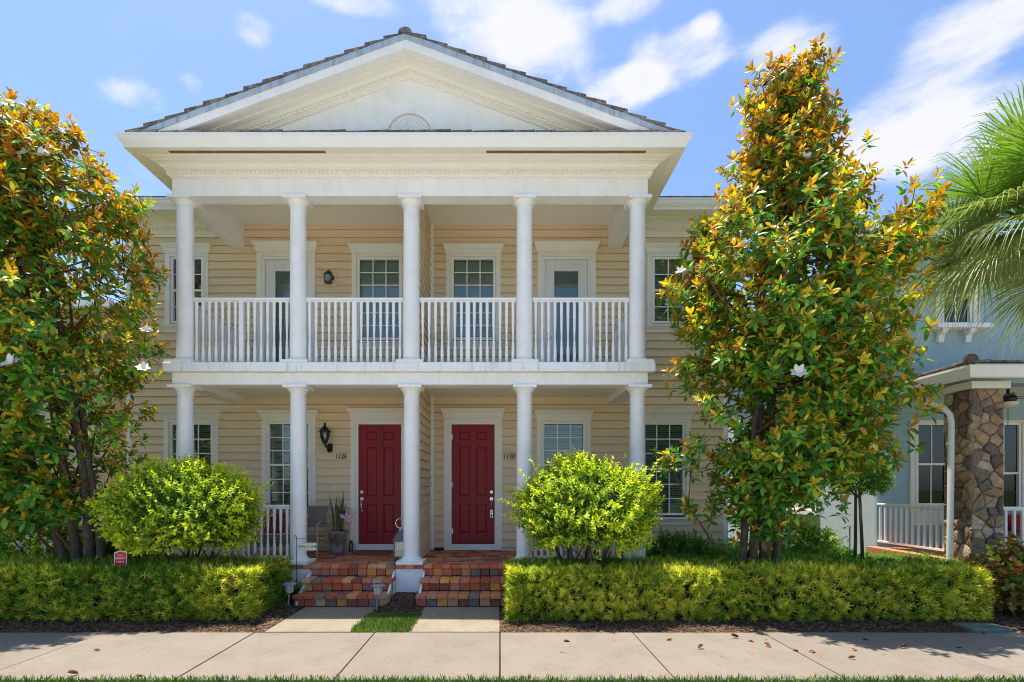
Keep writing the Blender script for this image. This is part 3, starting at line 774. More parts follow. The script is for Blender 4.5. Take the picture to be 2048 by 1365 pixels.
# ---- pediment
APX, HALF, SLP, RY = 9.128, 4.45, .3675, 8.30
PX = XC - .01
def T(x): return APX - SLP * abs(x - PX)
def rake(prof, name, m, parent, s, xa=HALF, xb=0.0, **k):
    """(y, dz) profile run up one slope of the gable"""
    b = MB(); n = len(prof)
    for d in (xa, xb):
        for y, dz in prof: b.v.append((PX + s * d, y, T(PX + s * d) + dz))
    for i in range(n):
        j = (i + 1) % n; b.f.append((i, j, n + j, n + i)); b.m.append(0)
    b.f.append(tuple(range(n))); b.m.append(0); b.f.append(tuple(range(n, 2 * n))); b.m.append(0)
    return b.build(name, m, parent, **k)
ty = 8.72
ped = MB()
zb_ = 7.40
for y in (ty, ty + .08): pass
hx = (APX - .30 - zb_) / SLP
ped.prism([(PX - hx, zb_), (PX + hx, zb_), (PX, APX - .30)], 'y', ty, ty + .08)
tym = ped.build('tympanum', 'white_paint', house)
for s in (-1, 1):
    rake([(RY - .02, -.045), (RY + .03, -.045), (RY + .03, -.135), (RY - .02, -.135)], 'rake_flashing', 'flashing', house, s)
    rake([(RY, -.136), (RY + .05, -.136), (RY + .05, -.275), (RY, -.275)], 'rake_fascia', 'white_paint', house, s, xa=HALF - .12)
    rake([(RY + .051, -.24), (ty - .001, -.24), (ty - .001, -.262), (RY + .051, -.262)], 'rake_soffit', 'white_paint', house, s, xa=HALF - .15)
    rake([(ty - .001, -.264), (8.49, -.264), (8.49, -.28), (8.53, -.292), (8.575, -.30), (8.60, -.32), (8.62, -.335), (8.62, -.345), (8.645, -.35), (8.645, -.392), (8.662, -.395), (8.672, -.41), (8.685, -.414), (8.69, -.44), (ty - .001, -.445)], 'rake_moulding', 'cream_trim', house, s, xa=HALF - .4)
    dn = MB()
    for i in range(44):
        d = .06 + .092 * i; x = PX + s * d
        for q in (0,):
            xa, xb = x - .03, x + .03
            za, zb2 = T(xa) - .352, T(xb) - .352
            dn.hexa([(xa, 8.632, za - .036), (xb, 8.632, zb2 - .036), (xb, 8.646, zb2 - .036), (xa, 8.646, za - .036), (xa, 8.632, za), (xb, 8.632, zb2), (xb, 8.646, zb2), (xa, 8.646, za)])
    dn.build('dentil_course', 'cream_trim', house)['kind'] = 'stuff'
    # gable roof: courses of flat tiles; the verge tiles one by one
    rs = MB(); nC = 14; L = HALF / nC
    for i in range(nC):
        d0, d1 = HALF - L * i + .03, HALF - L * (i + 1) - .03
        def tile(b, y0, y1, j0=0, j1=0):
            x0, x1 = PX + s * (d0 + j0), PX + s * (d1 + j0)
            p0, p1 = T(PX + s * d0), T(PX + s * d1)
            b.hexa([(x0, y0, p0 - .042 + j1), (x0, y1, p0 - .042 + j1), (x1, y1, p1 - .046), (x1, y0, p1 - .046), (x0, y0, p0 + .028 + j1), (x0, y1, p0 + .028 + j1), (x1, y1, p1 - .018), (x1, y0, p1 - .018)])
        m2 = MB(); tile(m2, RY - .03 + random.uniform(-.012, .012), RY + .27, random.uniform(-.02, .02), random.uniform(-.004, .012)); m2.build('roof_tile', 'roof_tile', house, bevel=.008)
        for q in range(17): tile(rs, RY + .275 + .3 * q, RY + .57 + .3 * q, random.uniform(-.015, .015), random.uniform(-.003, .008))
    rs.build('tile_field', 'roof_tile', house)['kind'] = 'stuff'
for q in range(16):
    y0 = RY - .04 + .33 * q
    m2 = MB(); m2.prism([(PX + .11 * math.cos(a), APX - .03 + .085 * math.sin(a) - .02) for a in [math.pi * k / 6 for k in range(7)]], 'y', y0, y0 + .36); m2.build('ridge_tile', 'roof_tile', house) if q < 2 else None
# skirt of tiles above the gutter
x = FX0 - .30; i = 0
while x < FX1 + .22:
    w = .328
    m2 = MB(); t = random.uniform(-.006, .008); yo = random.uniform(-.01, .01); tl = random.uniform(.006, .016)
    m2.hexa([(x, 8.22 + yo, 7.448 + t), (x + w, 8.22 + yo, 7.448 + t + tl), (x + w, 8.715, 7.50), (x, 8.715, 7.50), (x, 8.22 + yo, 7.487 + t), (x + w, 8.22 + yo, 7.487 + t + tl), (x + w, 8.715, 7.54), (x, 8.715, 7.54)])
    m2.build('roof_tile', 'roof_tile', house, bevel=.006); x += w + .005; i += 1
MB().sweep3([(.446, 7.367), (.40, 7.367), (.40, 7.449), (.44, 7.449)], FX0, FX1, FY, EY).build('drip_edge', 'slab_paint', house)
# half round fan ornament
fan = MB(); fx, fz = XC - .01, 7.71
def arc_ring(mb, r0, r1, y0, y1, n=28):
    for k in range(n):
        a, b = math.pi * k / n, math.pi * (k + 1) / n
        p = [(fx + r * math.cos(t), fz + r * math.sin(t)) for r, t in ((r0, a), (r1, a), (r1, b), (r0, b))]
        mb.hexa([(p[0][0], y0, p[0][1]), (p[1][0], y0, p[1][1]), (p[2][0], y0, p[2][1]), (p[3][0], y0, p[3][1]), (p[0][0], y1, p[0][1]), (p[1][0], y1, p[1][1]), (p[2][0], y1, p[2][1]), (p[3][0], y1, p[3][1])])
arc_ring(fan, .375, .455, ty - .045, ty - .0005)
fo = fan.build('fan_ornament', 'white_paint', house, bevel=.006)
mb = MB(); nr = 18
for k in range(nr):
    a = math.pi * (k + .5) / nr; da = math.pi / nr * .44
    pts = [(.03, a - da * .6), (.335, a - da), (.355, a), (.335, a + da), (.03, a + da * .6)]
    mb.prism([(fx + r * math.cos(t), fz + r * math.sin(t)) for r, t in pts], 'y', ty - .022, ty - .0005)
mb.build('fan_petals', 'white_paint', fo)

# ---- columns
COLX = [XC + 1.912 * k for k in (-2, -1, 0, 1, 2)]
def column(x, z0, z1, r=.134):
    h = z1 - z0
    mb = MB(); pr = []
    for i in range(13):
        t = i / 12; rr = r * (1 - .06 * t * t); pr.append((rr, z0 + .10 + (h - .24) * t))
    mb.lathe(x, YC, pr, 40); col = mb.build('column', 'white_paint', house, smooth=True, angle=60)
    mb = MB(); mb.box(x - .222, x + .222, YC - .222, YC + .222, z0 + .001, z0 + .05)
    mb.lathe(x, YC, [(.212, z0 + .05), (.20, z0 + .062), (.178, z0 + .075), (.152, z0 + .098), (.142, z0 + .118), (r + .001, z0 + .124)], 40)
    mb.build('base', 'white_paint', col, smooth=True, bevel=0, angle=30)
    mb = MB(); a = .194
    mb.box(x - a, x + a, YC - a, YC + a, z1 - .055, z1 - .001)
    mb.lathe(x, YC, [(r * .95, z1 - .145), (r * 1.03, z1 - .14), (r * 1.03, z1 - .128), (r * .97, z1 - .125), (r * 1.02, z1 - .105), (r * 1.16, z1 - .085), (.172, z1 - .066), (.176, z1 - .055)], 40)
    mb.build('capital', 'white_paint', col, smooth=True, angle=30)
for x in COLX:
    column(x, ZF, 3.554); column(x, 3.905, 6.70, r=.137)

# ---- railings
def baluster_mesh(h):
    mb = MB(); r = .026
    prof = [(r, 0), (r, h * .24), (r * .72, h * .26), (r * .86, h * .275), (r * .6, h * .29), (r * .86, h * .31), (r * .62, h * .325), (r * .80, h * .345), (r * .58, h * .36), (r * .55, h * .40), (r * .74, h * .52), (r * .92, h * .66), (r * .96, h * .70), (r * .75, h * .715), (r * .98, h * .73), (r * 1.02, h)]
    mb.lathe(0, 0, prof, 10); return mb
def railing(p0, p1, z0, height, name='railing', parent=house, spacing=.112, post=True, zbot=.05, simple=False, tr=.03, m='white_trim'):
    """rail between two plan points; balusters are its sub-parts"""
    p0, p1 = Vector((*p0, 0)), Vector((*p1, 0)); d = p1 - p0; ln = d.length; u = d / ln; nrm = Vector((-u.y, u.x, 0))
    def bar(b, hw, za, zb, e0=0, e1=0):
        a = p0 - u * e0; c = p1 + u * e1
        b.hexa([tuple(q + Vector((0, 0, zz))) for zz in (za, zb) for q in (a - nrm * hw, c - nrm * hw, c + nrm * hw, a + nrm * hw)])
    mb = MB(); bar(mb, tr, z0 + height - .045, z0 + height); bar(mb, tr * .7, z0 + height - .07, z0 + height - .046); bar(mb, tr * .8, z0 + zbot, z0 + zbot + .045)
    rl = mb.build(name, m, parent, bevel=.006)
    n = int(round(ln / spacing)); first = {}
    for i in range(n):
        t = (i + .5) / n; q = p0 + d * t; za, zb2 = z0 + zbot + .046, z0 + height - .071
        wide = post and i == n // 2 and n > 8
        key = 'post' if wide else 'baluster'
        if key not in first:
            if wide or simple:
                w = .036 if wide else .019; b = MB().box(-w, w, -w, w, 0, zb2 - za)
            else: b = baluster_mesh(zb2 - za)
            b.v = [(x + q.x, y + q.y, z + za) for x, y, z in b.v]
            first[key] = b.build(key, m, rl, smooth=not (wide or simple), origin=(q.x, q.y, za))
            if u.y > .5 and (wide or simple): pass
        else: link(key, first[key].data, rl, (q.x, q.y, za))
    return rl
for k in range(4): railing((COLX[k] + .138, YC), (COLX[k + 1] - .138, YC), 3.905, 1.14, zbot=.012)
for s in (0, 4): railing((COLX[s], YC + .138), (COLX[s], YW - .03), 3.905, 1.14, zbot=.012, post=False)
railing((COLX[0] + .135, YC), (COLX[1] - .135, YC), ZF, .985, zbot=.075)
railing((COLX[3] + .135, YC), (COLX[4] - .135, YC), ZF, .985, zbot=.075)
for s in (0, 4): railing((COLX[s], YC + .135), (COLX[s], YW - .03), ZF, .985, zbot=.075, post=False)

# ---- porch floor, foundation and steps of tumbled pavers
pf = MB().box(XC - 4.05, XC + 4.05, 8.70, YW - .03, .12, ZF - .062).build('porch_base', 'stucco_white', house)
fl = MB(); y = 8.80; r_ = 0
while y < YW - .03:
    d = random.choice((.15, .15, .22)); d = min(d, YW - .03 - y)
    x = XC - 4.05 + random.uniform(-.1, 0)
    while x < XC + 4.05:
        w = random.choice((.15, .22, .15, .30)); a, b = max(x, XC - 4.05), min(x + w, XC + 4.05)
        if b - a > .02:
            fl.cur = random.choices(range(9), (6, 6, 5, 2, 1.5, 1.5, 5, 1, 5))[0]
            h = random.uniform(-.002, .002); g = .0035
            fl.frustum((a + g, b - g, y + g, y + d - g), (a + g + .004, b - g - .004, y + g + .004, y + d - g - .004), ZF - .06, ZF + h - .002)
        x += w
    y += d; r_ += 1
fl.build('porch_floor', PAVERS, house)['kind'] = 'stuff'
PV = {}
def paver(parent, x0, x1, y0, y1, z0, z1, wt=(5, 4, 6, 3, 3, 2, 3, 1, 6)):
    """one tumbled paver; alike sizes share a mesh"""
    key = (round(x1 - x0, 3), round(y1 - y0, 3), round(z1 - z0, 3), random.choices(range(9), wt)[0], random.randrange(2))
    c = ((x0 + x1) / 2 + random.uniform(-.001, .001), (y0 + y1) / 2 + random.uniform(-.005, .005), (z0 + z1) / 2 + random.uniform(-.002, .002))
    if key in PV: o = link('paver', PV[key], parent, c)
    else:
        b = MB(); hx, hy, hz = (x1 - x0) / 2, (y1 - y0) / 2, (z1 - z0) / 2; j = lambda: random.uniform(-.0025, .0025)
        b.hexa([(sx * hx + j(), sy * hy + j(), sz * hz + j()) for sz in (-1, 1) for sx, sy in ((-1, -1), (1, -1), (1, 1), (-1, 1))])
        b.v = [(p + c[0], q + c[1], r + c[2]) for p, q, r in b.v]
        o = b.build('paver', PAVERS[key[3]], parent, origin=c); PV[key] = o.data
    bv = o.modifiers.new('bevel', 'BEVEL'); bv.width = .009; bv.segments = 2
    o.rotation_euler.z = random.uniform(-.012, .012)
    return o
edge = MB().box(XC - 4.0, XC + 4.0, 8.64, 8.79, ZF - .064, ZF - .05).build('floor_edge', 'dark_joint', house)
x = XC - 4.05
while x < XC + 4.05 - .1:
    inst = -3.55 < x < .12
    paver(edge, x + .003, x + .15, 8.56, 8.795, ZF - .062, ZF + .001); x += .153
def stair(xc, parent_name='steps'):
    w = 1.42
    core = MB()
    for i, (yf, zt) in enumerate(((7.97, .188), (8.27, .375), (8.60, .50))): core.box(xc - w / 2 + .02, xc + w / 2 - .02, yf + .075, 8.66, -.05, zt - .055)
    st = core.build(parent_name, 'dark_joint', house)
    n = 9; pw = w / n
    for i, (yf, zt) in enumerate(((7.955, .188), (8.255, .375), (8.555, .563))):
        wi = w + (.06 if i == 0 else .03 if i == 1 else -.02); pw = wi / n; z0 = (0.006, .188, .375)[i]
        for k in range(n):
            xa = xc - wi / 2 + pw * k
            paver(st, xa + .004, xa + pw - .004, yf + .055, yf + .115, z0 + .002, zt - .064, wt=(6, 7, 2, 2, 2, 3, 7, 1, 2))  # darker mix for risers: foot wear and sky light on treads put into tone
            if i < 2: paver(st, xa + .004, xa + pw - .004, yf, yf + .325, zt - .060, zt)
    for s in (-1, 1):
        MB().prism([(8.0, -.05), (8.66, -.05), (8.66, .49), (8.30, .31), (8.02, .125)], 'x', *sorted((xc + s * (w / 2 - .03), xc + s * (w / 2 - .003)))).build('stringer', 'stucco_white', st)
    return st
for s in (-1, 1): stair(XC + s * .94)
# stucco piers in front, between and beside the steps
for a, b in ((-5.5, XC - .94 - .71), (XC - .94 + .71, XC + .94 - .71), (XC + .94 + .71, 2.5)):
    MB().box(a + .002, b - .002, 8.605, 8.64, -.05, ZF - .065).build('porch_skirt', 'stucco_white', house, bevel=.006)
# house numbers and door bells
for s, t, x in ((-1, '1126', -3.235), (1, '1130', .18)):
    me = text_mesh(t, .15, .006, shear=.12, space=.95); me.materials.append(MATS['brown_number'])
    o = link('house_number', me, house, (x, YW - .036, 2.475), (R(90), 0, 0)); o['label'] = 'dark house number %s on the siding' % t; o.scale = (.82, 1, 1)
for x in (-3.385, .295):
    b = MB().box(x - .06, x + .06, YW - .035, YW - .012, 1.755, 1.905).build('bell_plate', 'siding', house, bevel=.004)
    MB().box(x - .026, x + .026, YW - .055, YW - .0352, 1.80, 1.865).build('door_bell', 'white_trim', b, bevel=.004)

# ------------------------------------------------------------------ things on and in front of the house
def wall_lantern_large(x, y, z):
    t = thing('wall_lantern', 'large black carriage lantern on the siding beside the number 1126', 'lantern', (x, y, z))
    lx, ly = x - .05, y - .17
    mb = MB(); mb.lathe(lx, ly, [(.055, z + .07), (.075, z + .10), (.092, z + .18), (.088, z + .25)], 8); mb.build('glass_body', 'pane_glass', t, smooth=True)
    mb = MB()
    for k in range(8):
        a = 2 * math.pi * k / 8; mb.tube([(lx + r * math.cos(a), ly + r * math.sin(a), z + h) for r, h in ((.056, .07), (.077, .10), (.094, .18), (.09, .25))], .006, 5)
    mb.build('cage', 'black_metal', t)
    mb = MB(); mb.lathe(lx, ly, [(.125, z + .235), (.12, z + .255), (.088, z + .27), (.085, z + .29), (.05, z + .33), (.022, z + .345), (.016, z + .355), (.028, z + .37), (.022, z + .40), (.006, z + .425)], 16); mb.build('cap', 'black_metal', t, smooth=True)
    mb = MB(); mb.lathe(lx, ly, [(.02, z + .0), (.045, z + .02), (.06, z + .05), (.062, z + .075)], 12); mb.build('cup', 'black_metal', t, smooth=True)
    mb = MB(); mb.tube([(lx, ly, z + .02), (lx + .02, ly + .02, z - .05), (lx + .05, ly + .09, z - .09), (x + .02, y - .03, z - .04)], [.02, .026, .028, .02], 8)
    mb.tube([(x + .01, y - .05, z - .02), (lx + .03, y - .1, z - .12), (x, y - .07, z - .16), (x + .02, y - .03, z - .11)], [.016, .02, .02, .014], 8); mb.build('scroll_arm', 'black_metal', t, smooth=True)
    mb = MB(); mb.box(x - .045, x + .06, y - .035, y - .012, z - .15, z + .02); mb.build('back_plate', 'black_metal', t, bevel=.012)
    mb = MB(); mb.lathe(lx, ly, [(.012, z + .075), (.014, z + .13), (.02, z + .15), (.017, z + .18), (.005, z + .205)], 8); mb.build('bulb', 'frosted', t, smooth=True)
wall_lantern_large(-3.46, YW - .02, 2.72)
def wall_lantern_small(x, y, z):
    t = thing('wall_lantern', 'small black box lantern on the balcony wall', 'lantern', (x, y, z))
    MB().box(x - .06, x + .13, y - .03, y - .004, z - .05, z + .25).build('mount_block', 'siding', t, bevel=.004)
    lx, ly = x - .02, y - .13
    mb = MB(); mb.frustum((lx - .05, lx + .05, ly - .05, ly + .05), (lx - .06, lx + .06, ly - .06, ly + .06), z + .0, z + .14); mb.build('glass_body', 'pane_glass', t)
    mb = MB()
    for sx in (-1, 1):
        for sy in (-1, 1): mb.tube([(lx + sx * .052, ly + sy * .052, z - .005), (lx + sx * .063, ly + sy * .063, z + .145)], .007, 4)
    mb.box(lx - .06, lx + .06, ly - .06, ly + .06, z - .02, z - .004); mb.build('cage', 'black_metal', t)
    mb = MB(); mb.lathe(lx, ly, [(.085, z + .145), (.075, z + .17), (.04, z + .20), (.02, z + .215), (.015, z + .23)], 12); mb.build('cap', 'black_metal', t, smooth=True)
    mb = MB(); mb.tube([(lx, ly, z + .215), (lx + .01, ly + .03, z + .245), (x + .02, y - .05, z + .22), (x + .03, y - .025, z + .15)], .012, 8); disc(mb, x + .03, y - .045, y - .03, z + .12, .05); mb.build('arm', 'black_metal', t, smooth=True)
    mb = MB(); mb.lathe(lx, ly, [(.012, z), (.016, z + .05), (.02, z + .08), (.006, z + .11)], 8); mb.build('bulb', 'frosted', t, smooth=True)
wall_lantern_small(-3.44, YW - .02, 5.98)

def lockbox():
    x0, x1, zt, h, yf = DOORS[1]; hx = x0 + (x1 - x0) * .932; z = zt - h * .755
    t = thing('key_lockbox', 'silver key lockbox hanging from the handle of the 1130 door', 'lockbox', (hx, yf, z))
    MB().box(hx - .034, hx + .034, yf - .095, yf - .045, z - .065, z + .04).build('box', 'chrome', t, bevel=.008)
    MB().tube([(hx - .02, yf - .07, z + .04), (hx - .02, yf - .07, z + .09), (hx, yf - .07, z + .105), (hx + .02, yf - .07, z + .09), (hx + .02, yf - .07, z + .04)], .006, 6).build('shackle', 'chrome', t)
    MB().box(hx - .02, hx + .02, yf - .099, yf - .0955, z - .05, z + .015).build('keypad', 'black_metal', t)
lockbox()

def bench():
    x0, x1, y0, y1, f = -4.45, -3.27, 9.28, 9.95, ZF
    t = thing('wicker_loveseat', 'brown wicker loveseat with curved back behind the porch railing', 'loveseat', ((x0 + x1) / 2, (y0 + y1) / 2, f))
    # curved back sling: leans back, rolls over at the lower end
    mb = MB(); n = 10; pts = []
    for i in range(n + 1):
        a = i / n; pts.append((y1 - .16 - .09 * math.cos(a * 1.5) + .22 * a, f + .55 + .38 * a - .05 * math.sin(a * 3.1)))
    for (ya, za), (yb, zb) in zip(pts[:-1], pts[1:]): mb.hexa([(x0, ya, za), (x1, ya, za), (x1, ya + .02, za - .012), (x0, ya + .02, za - .012), (x0, yb, zb), (x1, yb, zb), (x1, yb + .02, zb - .012), (x0, yb + .02, zb - .012)])
    mb.build('back_sling', 'wicker', t)
    mb = MB()
    for i in range(8): 
        ya = y0 + .06 * i; mb.box(x0 + .01, x1 - .01, ya, ya + .057, f + .40 - .006 * i, f + .43 - .006 * i)
    mb.build('seat', 'wicker', t, bevel=.008)
    MB().box(x0 + .02, x1 - .02, y0 + .0, y0 + .03, f + .22, f + .38).build('front_apron', 'wicker', t)
    for xx in (x0, x1):
        mb = MB(); mb.tube([(xx, y0, f), (xx, y0 + .02, f + .4), (xx, y0 + .04, f + .62), (xx, y0 + .2, f + .66), (xx, y1 - .12, f + .62)], .017, 8); mb.build('arm', 'chair_frame', t, smooth=True)
        mb = MB(); mb.tube([(xx, y1 + .04, f), (xx, y1 - .14, f + .42), (xx, y1 - .13, f + .6), (xx, y1 + .02, f + .98)], .015, 8); mb.build('leg', 'chair_frame', t, smooth=True)
    for q, m in ((.06, 'cushion'), (.48, 'pillow_grey')):
        mb = MB(); cx = x0 + q + .19
        me_prof = [(.02, 0), (.17, .03), (.2, .1), (.19, .25), (.17, .33), (.02, .36)]
        b = MB(); b.frustum((cx - .18, cx + .18, y1 - .32, y1 - .22), (cx - .19, cx + .19, y1 - .24, y1 - .12), f + .43, f + .80); b.build('back_cushion', m, t, bevel=.04)
bench()
def planter():
    x, y, f = -3.20, 10.28, ZF
    t = thing('snake_plant', 'tall snake plant in a square grey pot beside the 1126 door', 'plant', (x, y, f))
    mb = MB(); mb.frustum((x - .10, x + .10, y - .10, y + .10), (x - .15, x + .15, y - .15, y + .15), f, f + .42); mb.frustum((x - .16, x + .16, y - .16, y + .16), (x - .165, x + .165, y - .165, y + .165), f + .38, f + .425); mb.build('pot', 'pot_grey', t, bevel=.01)
    MB().box(x - .135, x + .135, y - .135, y + .135, f + .42, f + .43).build('potting_soil', 'soil', t)
    for k in range(15):
        a = random.uniform(0, 6.28); r = random.uniform(.02, .10); bx, by = x + r * math.cos(a), y + r * math.sin(a)
        h = random.uniform(.42, .75) if k else .84; lean = random.uniform(.0, .09); w = random.uniform(.018, .028); tw = random.uniform(0, 3.1)
        b = MB(); n = 6; prev = None
        pts = []
        for i in range(n + 1):
            q = i / n; ww = w * (1 if q < .6 else (1 - (q - .6) / .42)); an = tw + q * .8
            cx, cy = bx + lean * q * q * math.cos(a), by + lean * q * q * math.sin(a)
            pts.append(((cx - ww * math.cos(an), cy - ww * math.sin(an), f + .42 + h * q), (cx + .006 * math.sin(an), cy - .006 * math.cos(an), f + .42 + h * q), (cx + ww * math.cos(an), cy + ww * math.sin(an), f + .42 + h * q)))
        for p, q in zip(pts[:-1], pts[1:]): b.quad(p[0], p[1], q[1], q[0]); b.quad(p[1], p[2], q[2], q[1])
        o = b.build('leaf', 'snake_leaf', t, smooth=True, angle=180)
    n = 150; pos = np.stack([x + RNG.uniform(-.16, .16, n), np.full(n, y - .155) + RNG.uniform(-.03, .02, n), f + RNG.uniform(.22, .40, n)], 1)
    d = np.stack([RNG.normal(0, .7, n), RNG.uniform(-1, -.1, n), RNG.uniform(-1.6, .3, n)], 1)
    tint = np.concatenate([np.array([.34, .27, .16]) * RNG.uniform(.5, 1.3, (n, 1)), np.ones((n, 1))], 1)
    me = scatter_mesh('dried_moss', leaf_template(.07, 'blade', curl=.6), pos, frames(d, rnd_dir(n)), RNG.uniform(.08, .17, n), tint, 'dried_blade')
    link('dried_moss', me, t, WL[t.name]).location = (0, 0, 0); t.children[-1].name
    o = [c for c in t.children if c.name.startswith('dried_moss')][0]; o.location = -WL[t.name]; o['kind'] = 'stuff'
    # little flag on a stick in the pot
    fg = thing('small_flag', 'small striped flag on a stick leaning out of the plant pot', 'flag', (x + .06, y - .12, f + .42))
    MB().tube([(x + .02, y - .12, f + .40), (x + .10, y - .16, f + .86)], .005, 6).build('stick', 'twig', fg)
    b = MB(); base = Vector((x + .10, y - .16, f + .85)); du = Vector((.25, -.05, -.10)); dv = Vector((-.035, .012, -.16))
    def wav(u): return Vector((0, .018 * math.sin(u * 7), .008 * math.sin(u * 6)))
    ns = 13; nu = 10; parts = {'flag_red': MB(), 'sign_white': MB(), 'flag_blue': MB()}
    for i in range(ns):
        for j in range(nu):
            u0, u1, v0, v1 = j / nu, (j + 1) / nu, i / ns, (i + 1) / ns
            m = 'flag_blue' if (u1 <= .41 and i < 7) else ('flag_red' if i % 2 == 0 else 'sign_white')
            p = [base + du * u + dv * v + wav(u) for u, v in ((u0, v0), (u1, v0), (u1, v1), (u0, v1))]
            bb = parts[m]; bb.hexa([tuple(q) for q in p] + [tuple(q + Vector((0, .0015, 0))) for q in p])
    for m, nm in (('flag_red', 'red_stripes'), ('sign_white', 'white_stripes'), ('flag_blue', 'canton')): parts[m].build(nm, m, fg)
    bt = thing('metal_bottle', 'dark metal bottle standing on the porch beside the pot', 'bottle', (x + .225, y + .1, f))
    mb = MB(); mb.lathe(x + .225, y + .1, [(.042, f), (.045, f + .02), (.045, f + .15), (.03, f + .175)], 16); mb.build('body', 'lantern_metal', bt, smooth=True)
    mb = MB(); mb.lathe(x + .225, y + .1, [(.031, f + .175), (.031, f + .215), (.02, f + .222)], 16); mb.build('cap', 'black_metal', bt, smooth=True)
mat('snake_leaf', (.11, .15, .035), .5, .4, var=.7, vscale=22, objvar=.35, vstretch=(1, 1, 2.2))
planter()
def floor_lantern():
    x, y, f = -1.735, 9.08, ZF
    t = thing('floor_lantern', 'tall metal candle lantern half behind the middle porch column', 'lantern', (x, y, f))
    mb = MB(); w = .105; mb.box(x - w, x + w, y - w, y + w, f + .002, f + .03); mb.box(x - w, x + w, y - w, y + w, f + .34, f + .36)
    for sx in (-1, 1):
        for sy in (-1, 1): mb.box(*sorted((x + sx * w, x + sx * (w - .02))), *sorted((y + sy * w, y + sy * (w - .02))), f + .03, f + .34)
    mb.build('frame', 'lantern_metal', t, bevel=.003)
    MB().frustum((x - w - .015, x + w + .015, y - w - .015, y + w + .015), (x - .03, x + .03, y - .03, y + .03), f + .361, f + .53).build('roof', 'lantern_metal', t, bevel=.004)
    mb = MB(); mb.lathe(x, y, [(.04, f + .53), (.035, f + .55), (.02, f + .57), (.018, f + .585)], 12)
    mb.tube([(x + .085 * math.cos(a), y, f + .655 + .085 * math.sin(a)) for a in [2 * math.pi * k / 20 for k in range(21)]], .008, 6); mb.build('ring', 'chrome', t, smooth=True)
    for s in (-1, 1): MB().box(x - w + .02, x + w - .02, y + s * (w - .008) - .002, y + s * (w - .008) + .002, f + .03, f + .34).build('pane', 'pane_glass', t)
    mb = MB(); mb.lathe(x, y, [(.04, f + .031), (.04, f + .17), (.03, f + .175)], 16); mb.build('candle', 'sign_cream', t, smooth=True)
floor_lantern()
tag(MB().box(-2.86, -2.02, 9.95, 10.50, ZF + .003, ZF + .02).build('doormat', 'mat_brown', bevel=.005), 'brown doormat on the pavers at the 1126 door', 'doormat')
tag(MB().box(-1.775, -1.70, 8.60, 8.66, ZF + .003, ZF + .022).build('dark_puck', 'black_metal', bevel=.008), 'small dark puck lying beside the middle column base', 'puck')

def welcome_sign():
    x, y = -3.245, 8.30; zt = 1.818 - 100 / 1040 * y
    t = thing('garden_sign', 'thin black garden stake with a hanging cream WELCOME sign', 'sign', (x, y, 0.05))
    mb = MB(); mb.tube([(x, y, .02), (x, y, zt + .02)], .006, 6); mb.tube([(x - .02 + .022 * math.cos(a), y, zt + .03 + .022 * math.sin(a)) for a in [2 * math.pi * k / 14 for k in range(15)]], .005, 5)
    mb.tube([(x, y, zt), (x + .30, y, zt - .003)], .005, 5); mb.build('stake', 'black_metal', t)
    cx, cz = x + .175, zt - .125
    sg = MB().box(cx - .142, cx + .142, y - .008, y + .008, cz - .062, cz + .062).build('sign_board', 'sign_cream', t, bevel=.006)
    mb = MB()
    for a, b, c, d in ((-.125, .125, .047, .050), (-.125, .125, -.050, -.047), (-.125, -.122, -.047, .047), (.122, .125, -.047, .047)): mb.box(cx + a, cx + b, y - .0098, y - .0082, cz + c, cz + d)
    mb.build('border', 'vent_brown', sg)
    me = text_mesh('WELCOME', .062, .001, space=1.0); me.materials.append(MATS['sign_ink'])
    link('lettering', me, sg, (cx, y - .0102, cz - .002), (R(90), 0, 0))
    mb = MB()
    for q in (-.08, .08): mb.tube([(cx + q, y, cz + .062), (cx + q * .9, y, zt)], .0025, 4)
    mb.build('hanger', 'black_metal', t)
welcome_sign()
def solar_light(x, y, label):
    t = thing('solar_path_light', label, 'path light', (x, y, .03), 'solar lights by the brick steps')
    mb = MB(); mb.tube([(x - .012, y, 0), (x + .008, y, .24)], .014, 8); mb.build('stake', 'solar_grey', t, smooth=True)
    mb = MB(); mb.lathe(x + .012, y, [(.045, .235), (.06, .26), (.068, .36)], 14); mb.build('lens', 'frosted', t, smooth=True)
    mb = MB()
    for k in range(7):
        a = 2 * math.pi * k / 7; mb.tube([(x + .012 + r * math.cos(a), y + r * math.sin(a), z) for r, z in ((.047, .232), (.062, .26), (.071, .36))], .004, 4)
    mb.build('cage', 'solar_grey', t)
    mb = MB(); mb.lathe(x + .012, y, [(.105, .36), (.108, .368), (.07, .395), (.05, .402)], 18); mb.build('cap', 'solar_grey', t, smooth=True)
    MB().box(x - .03, x + .054, y - .042, y + .042, .4025, .406).build('solar_cell', 'solar_cell', t)
solar_light(-3.22, 7.92, 'solar path light in the mulch next to the garden sign')
solar_light(-1.835, 7.78, 'solar path light in front of the steps, by the grass patch')
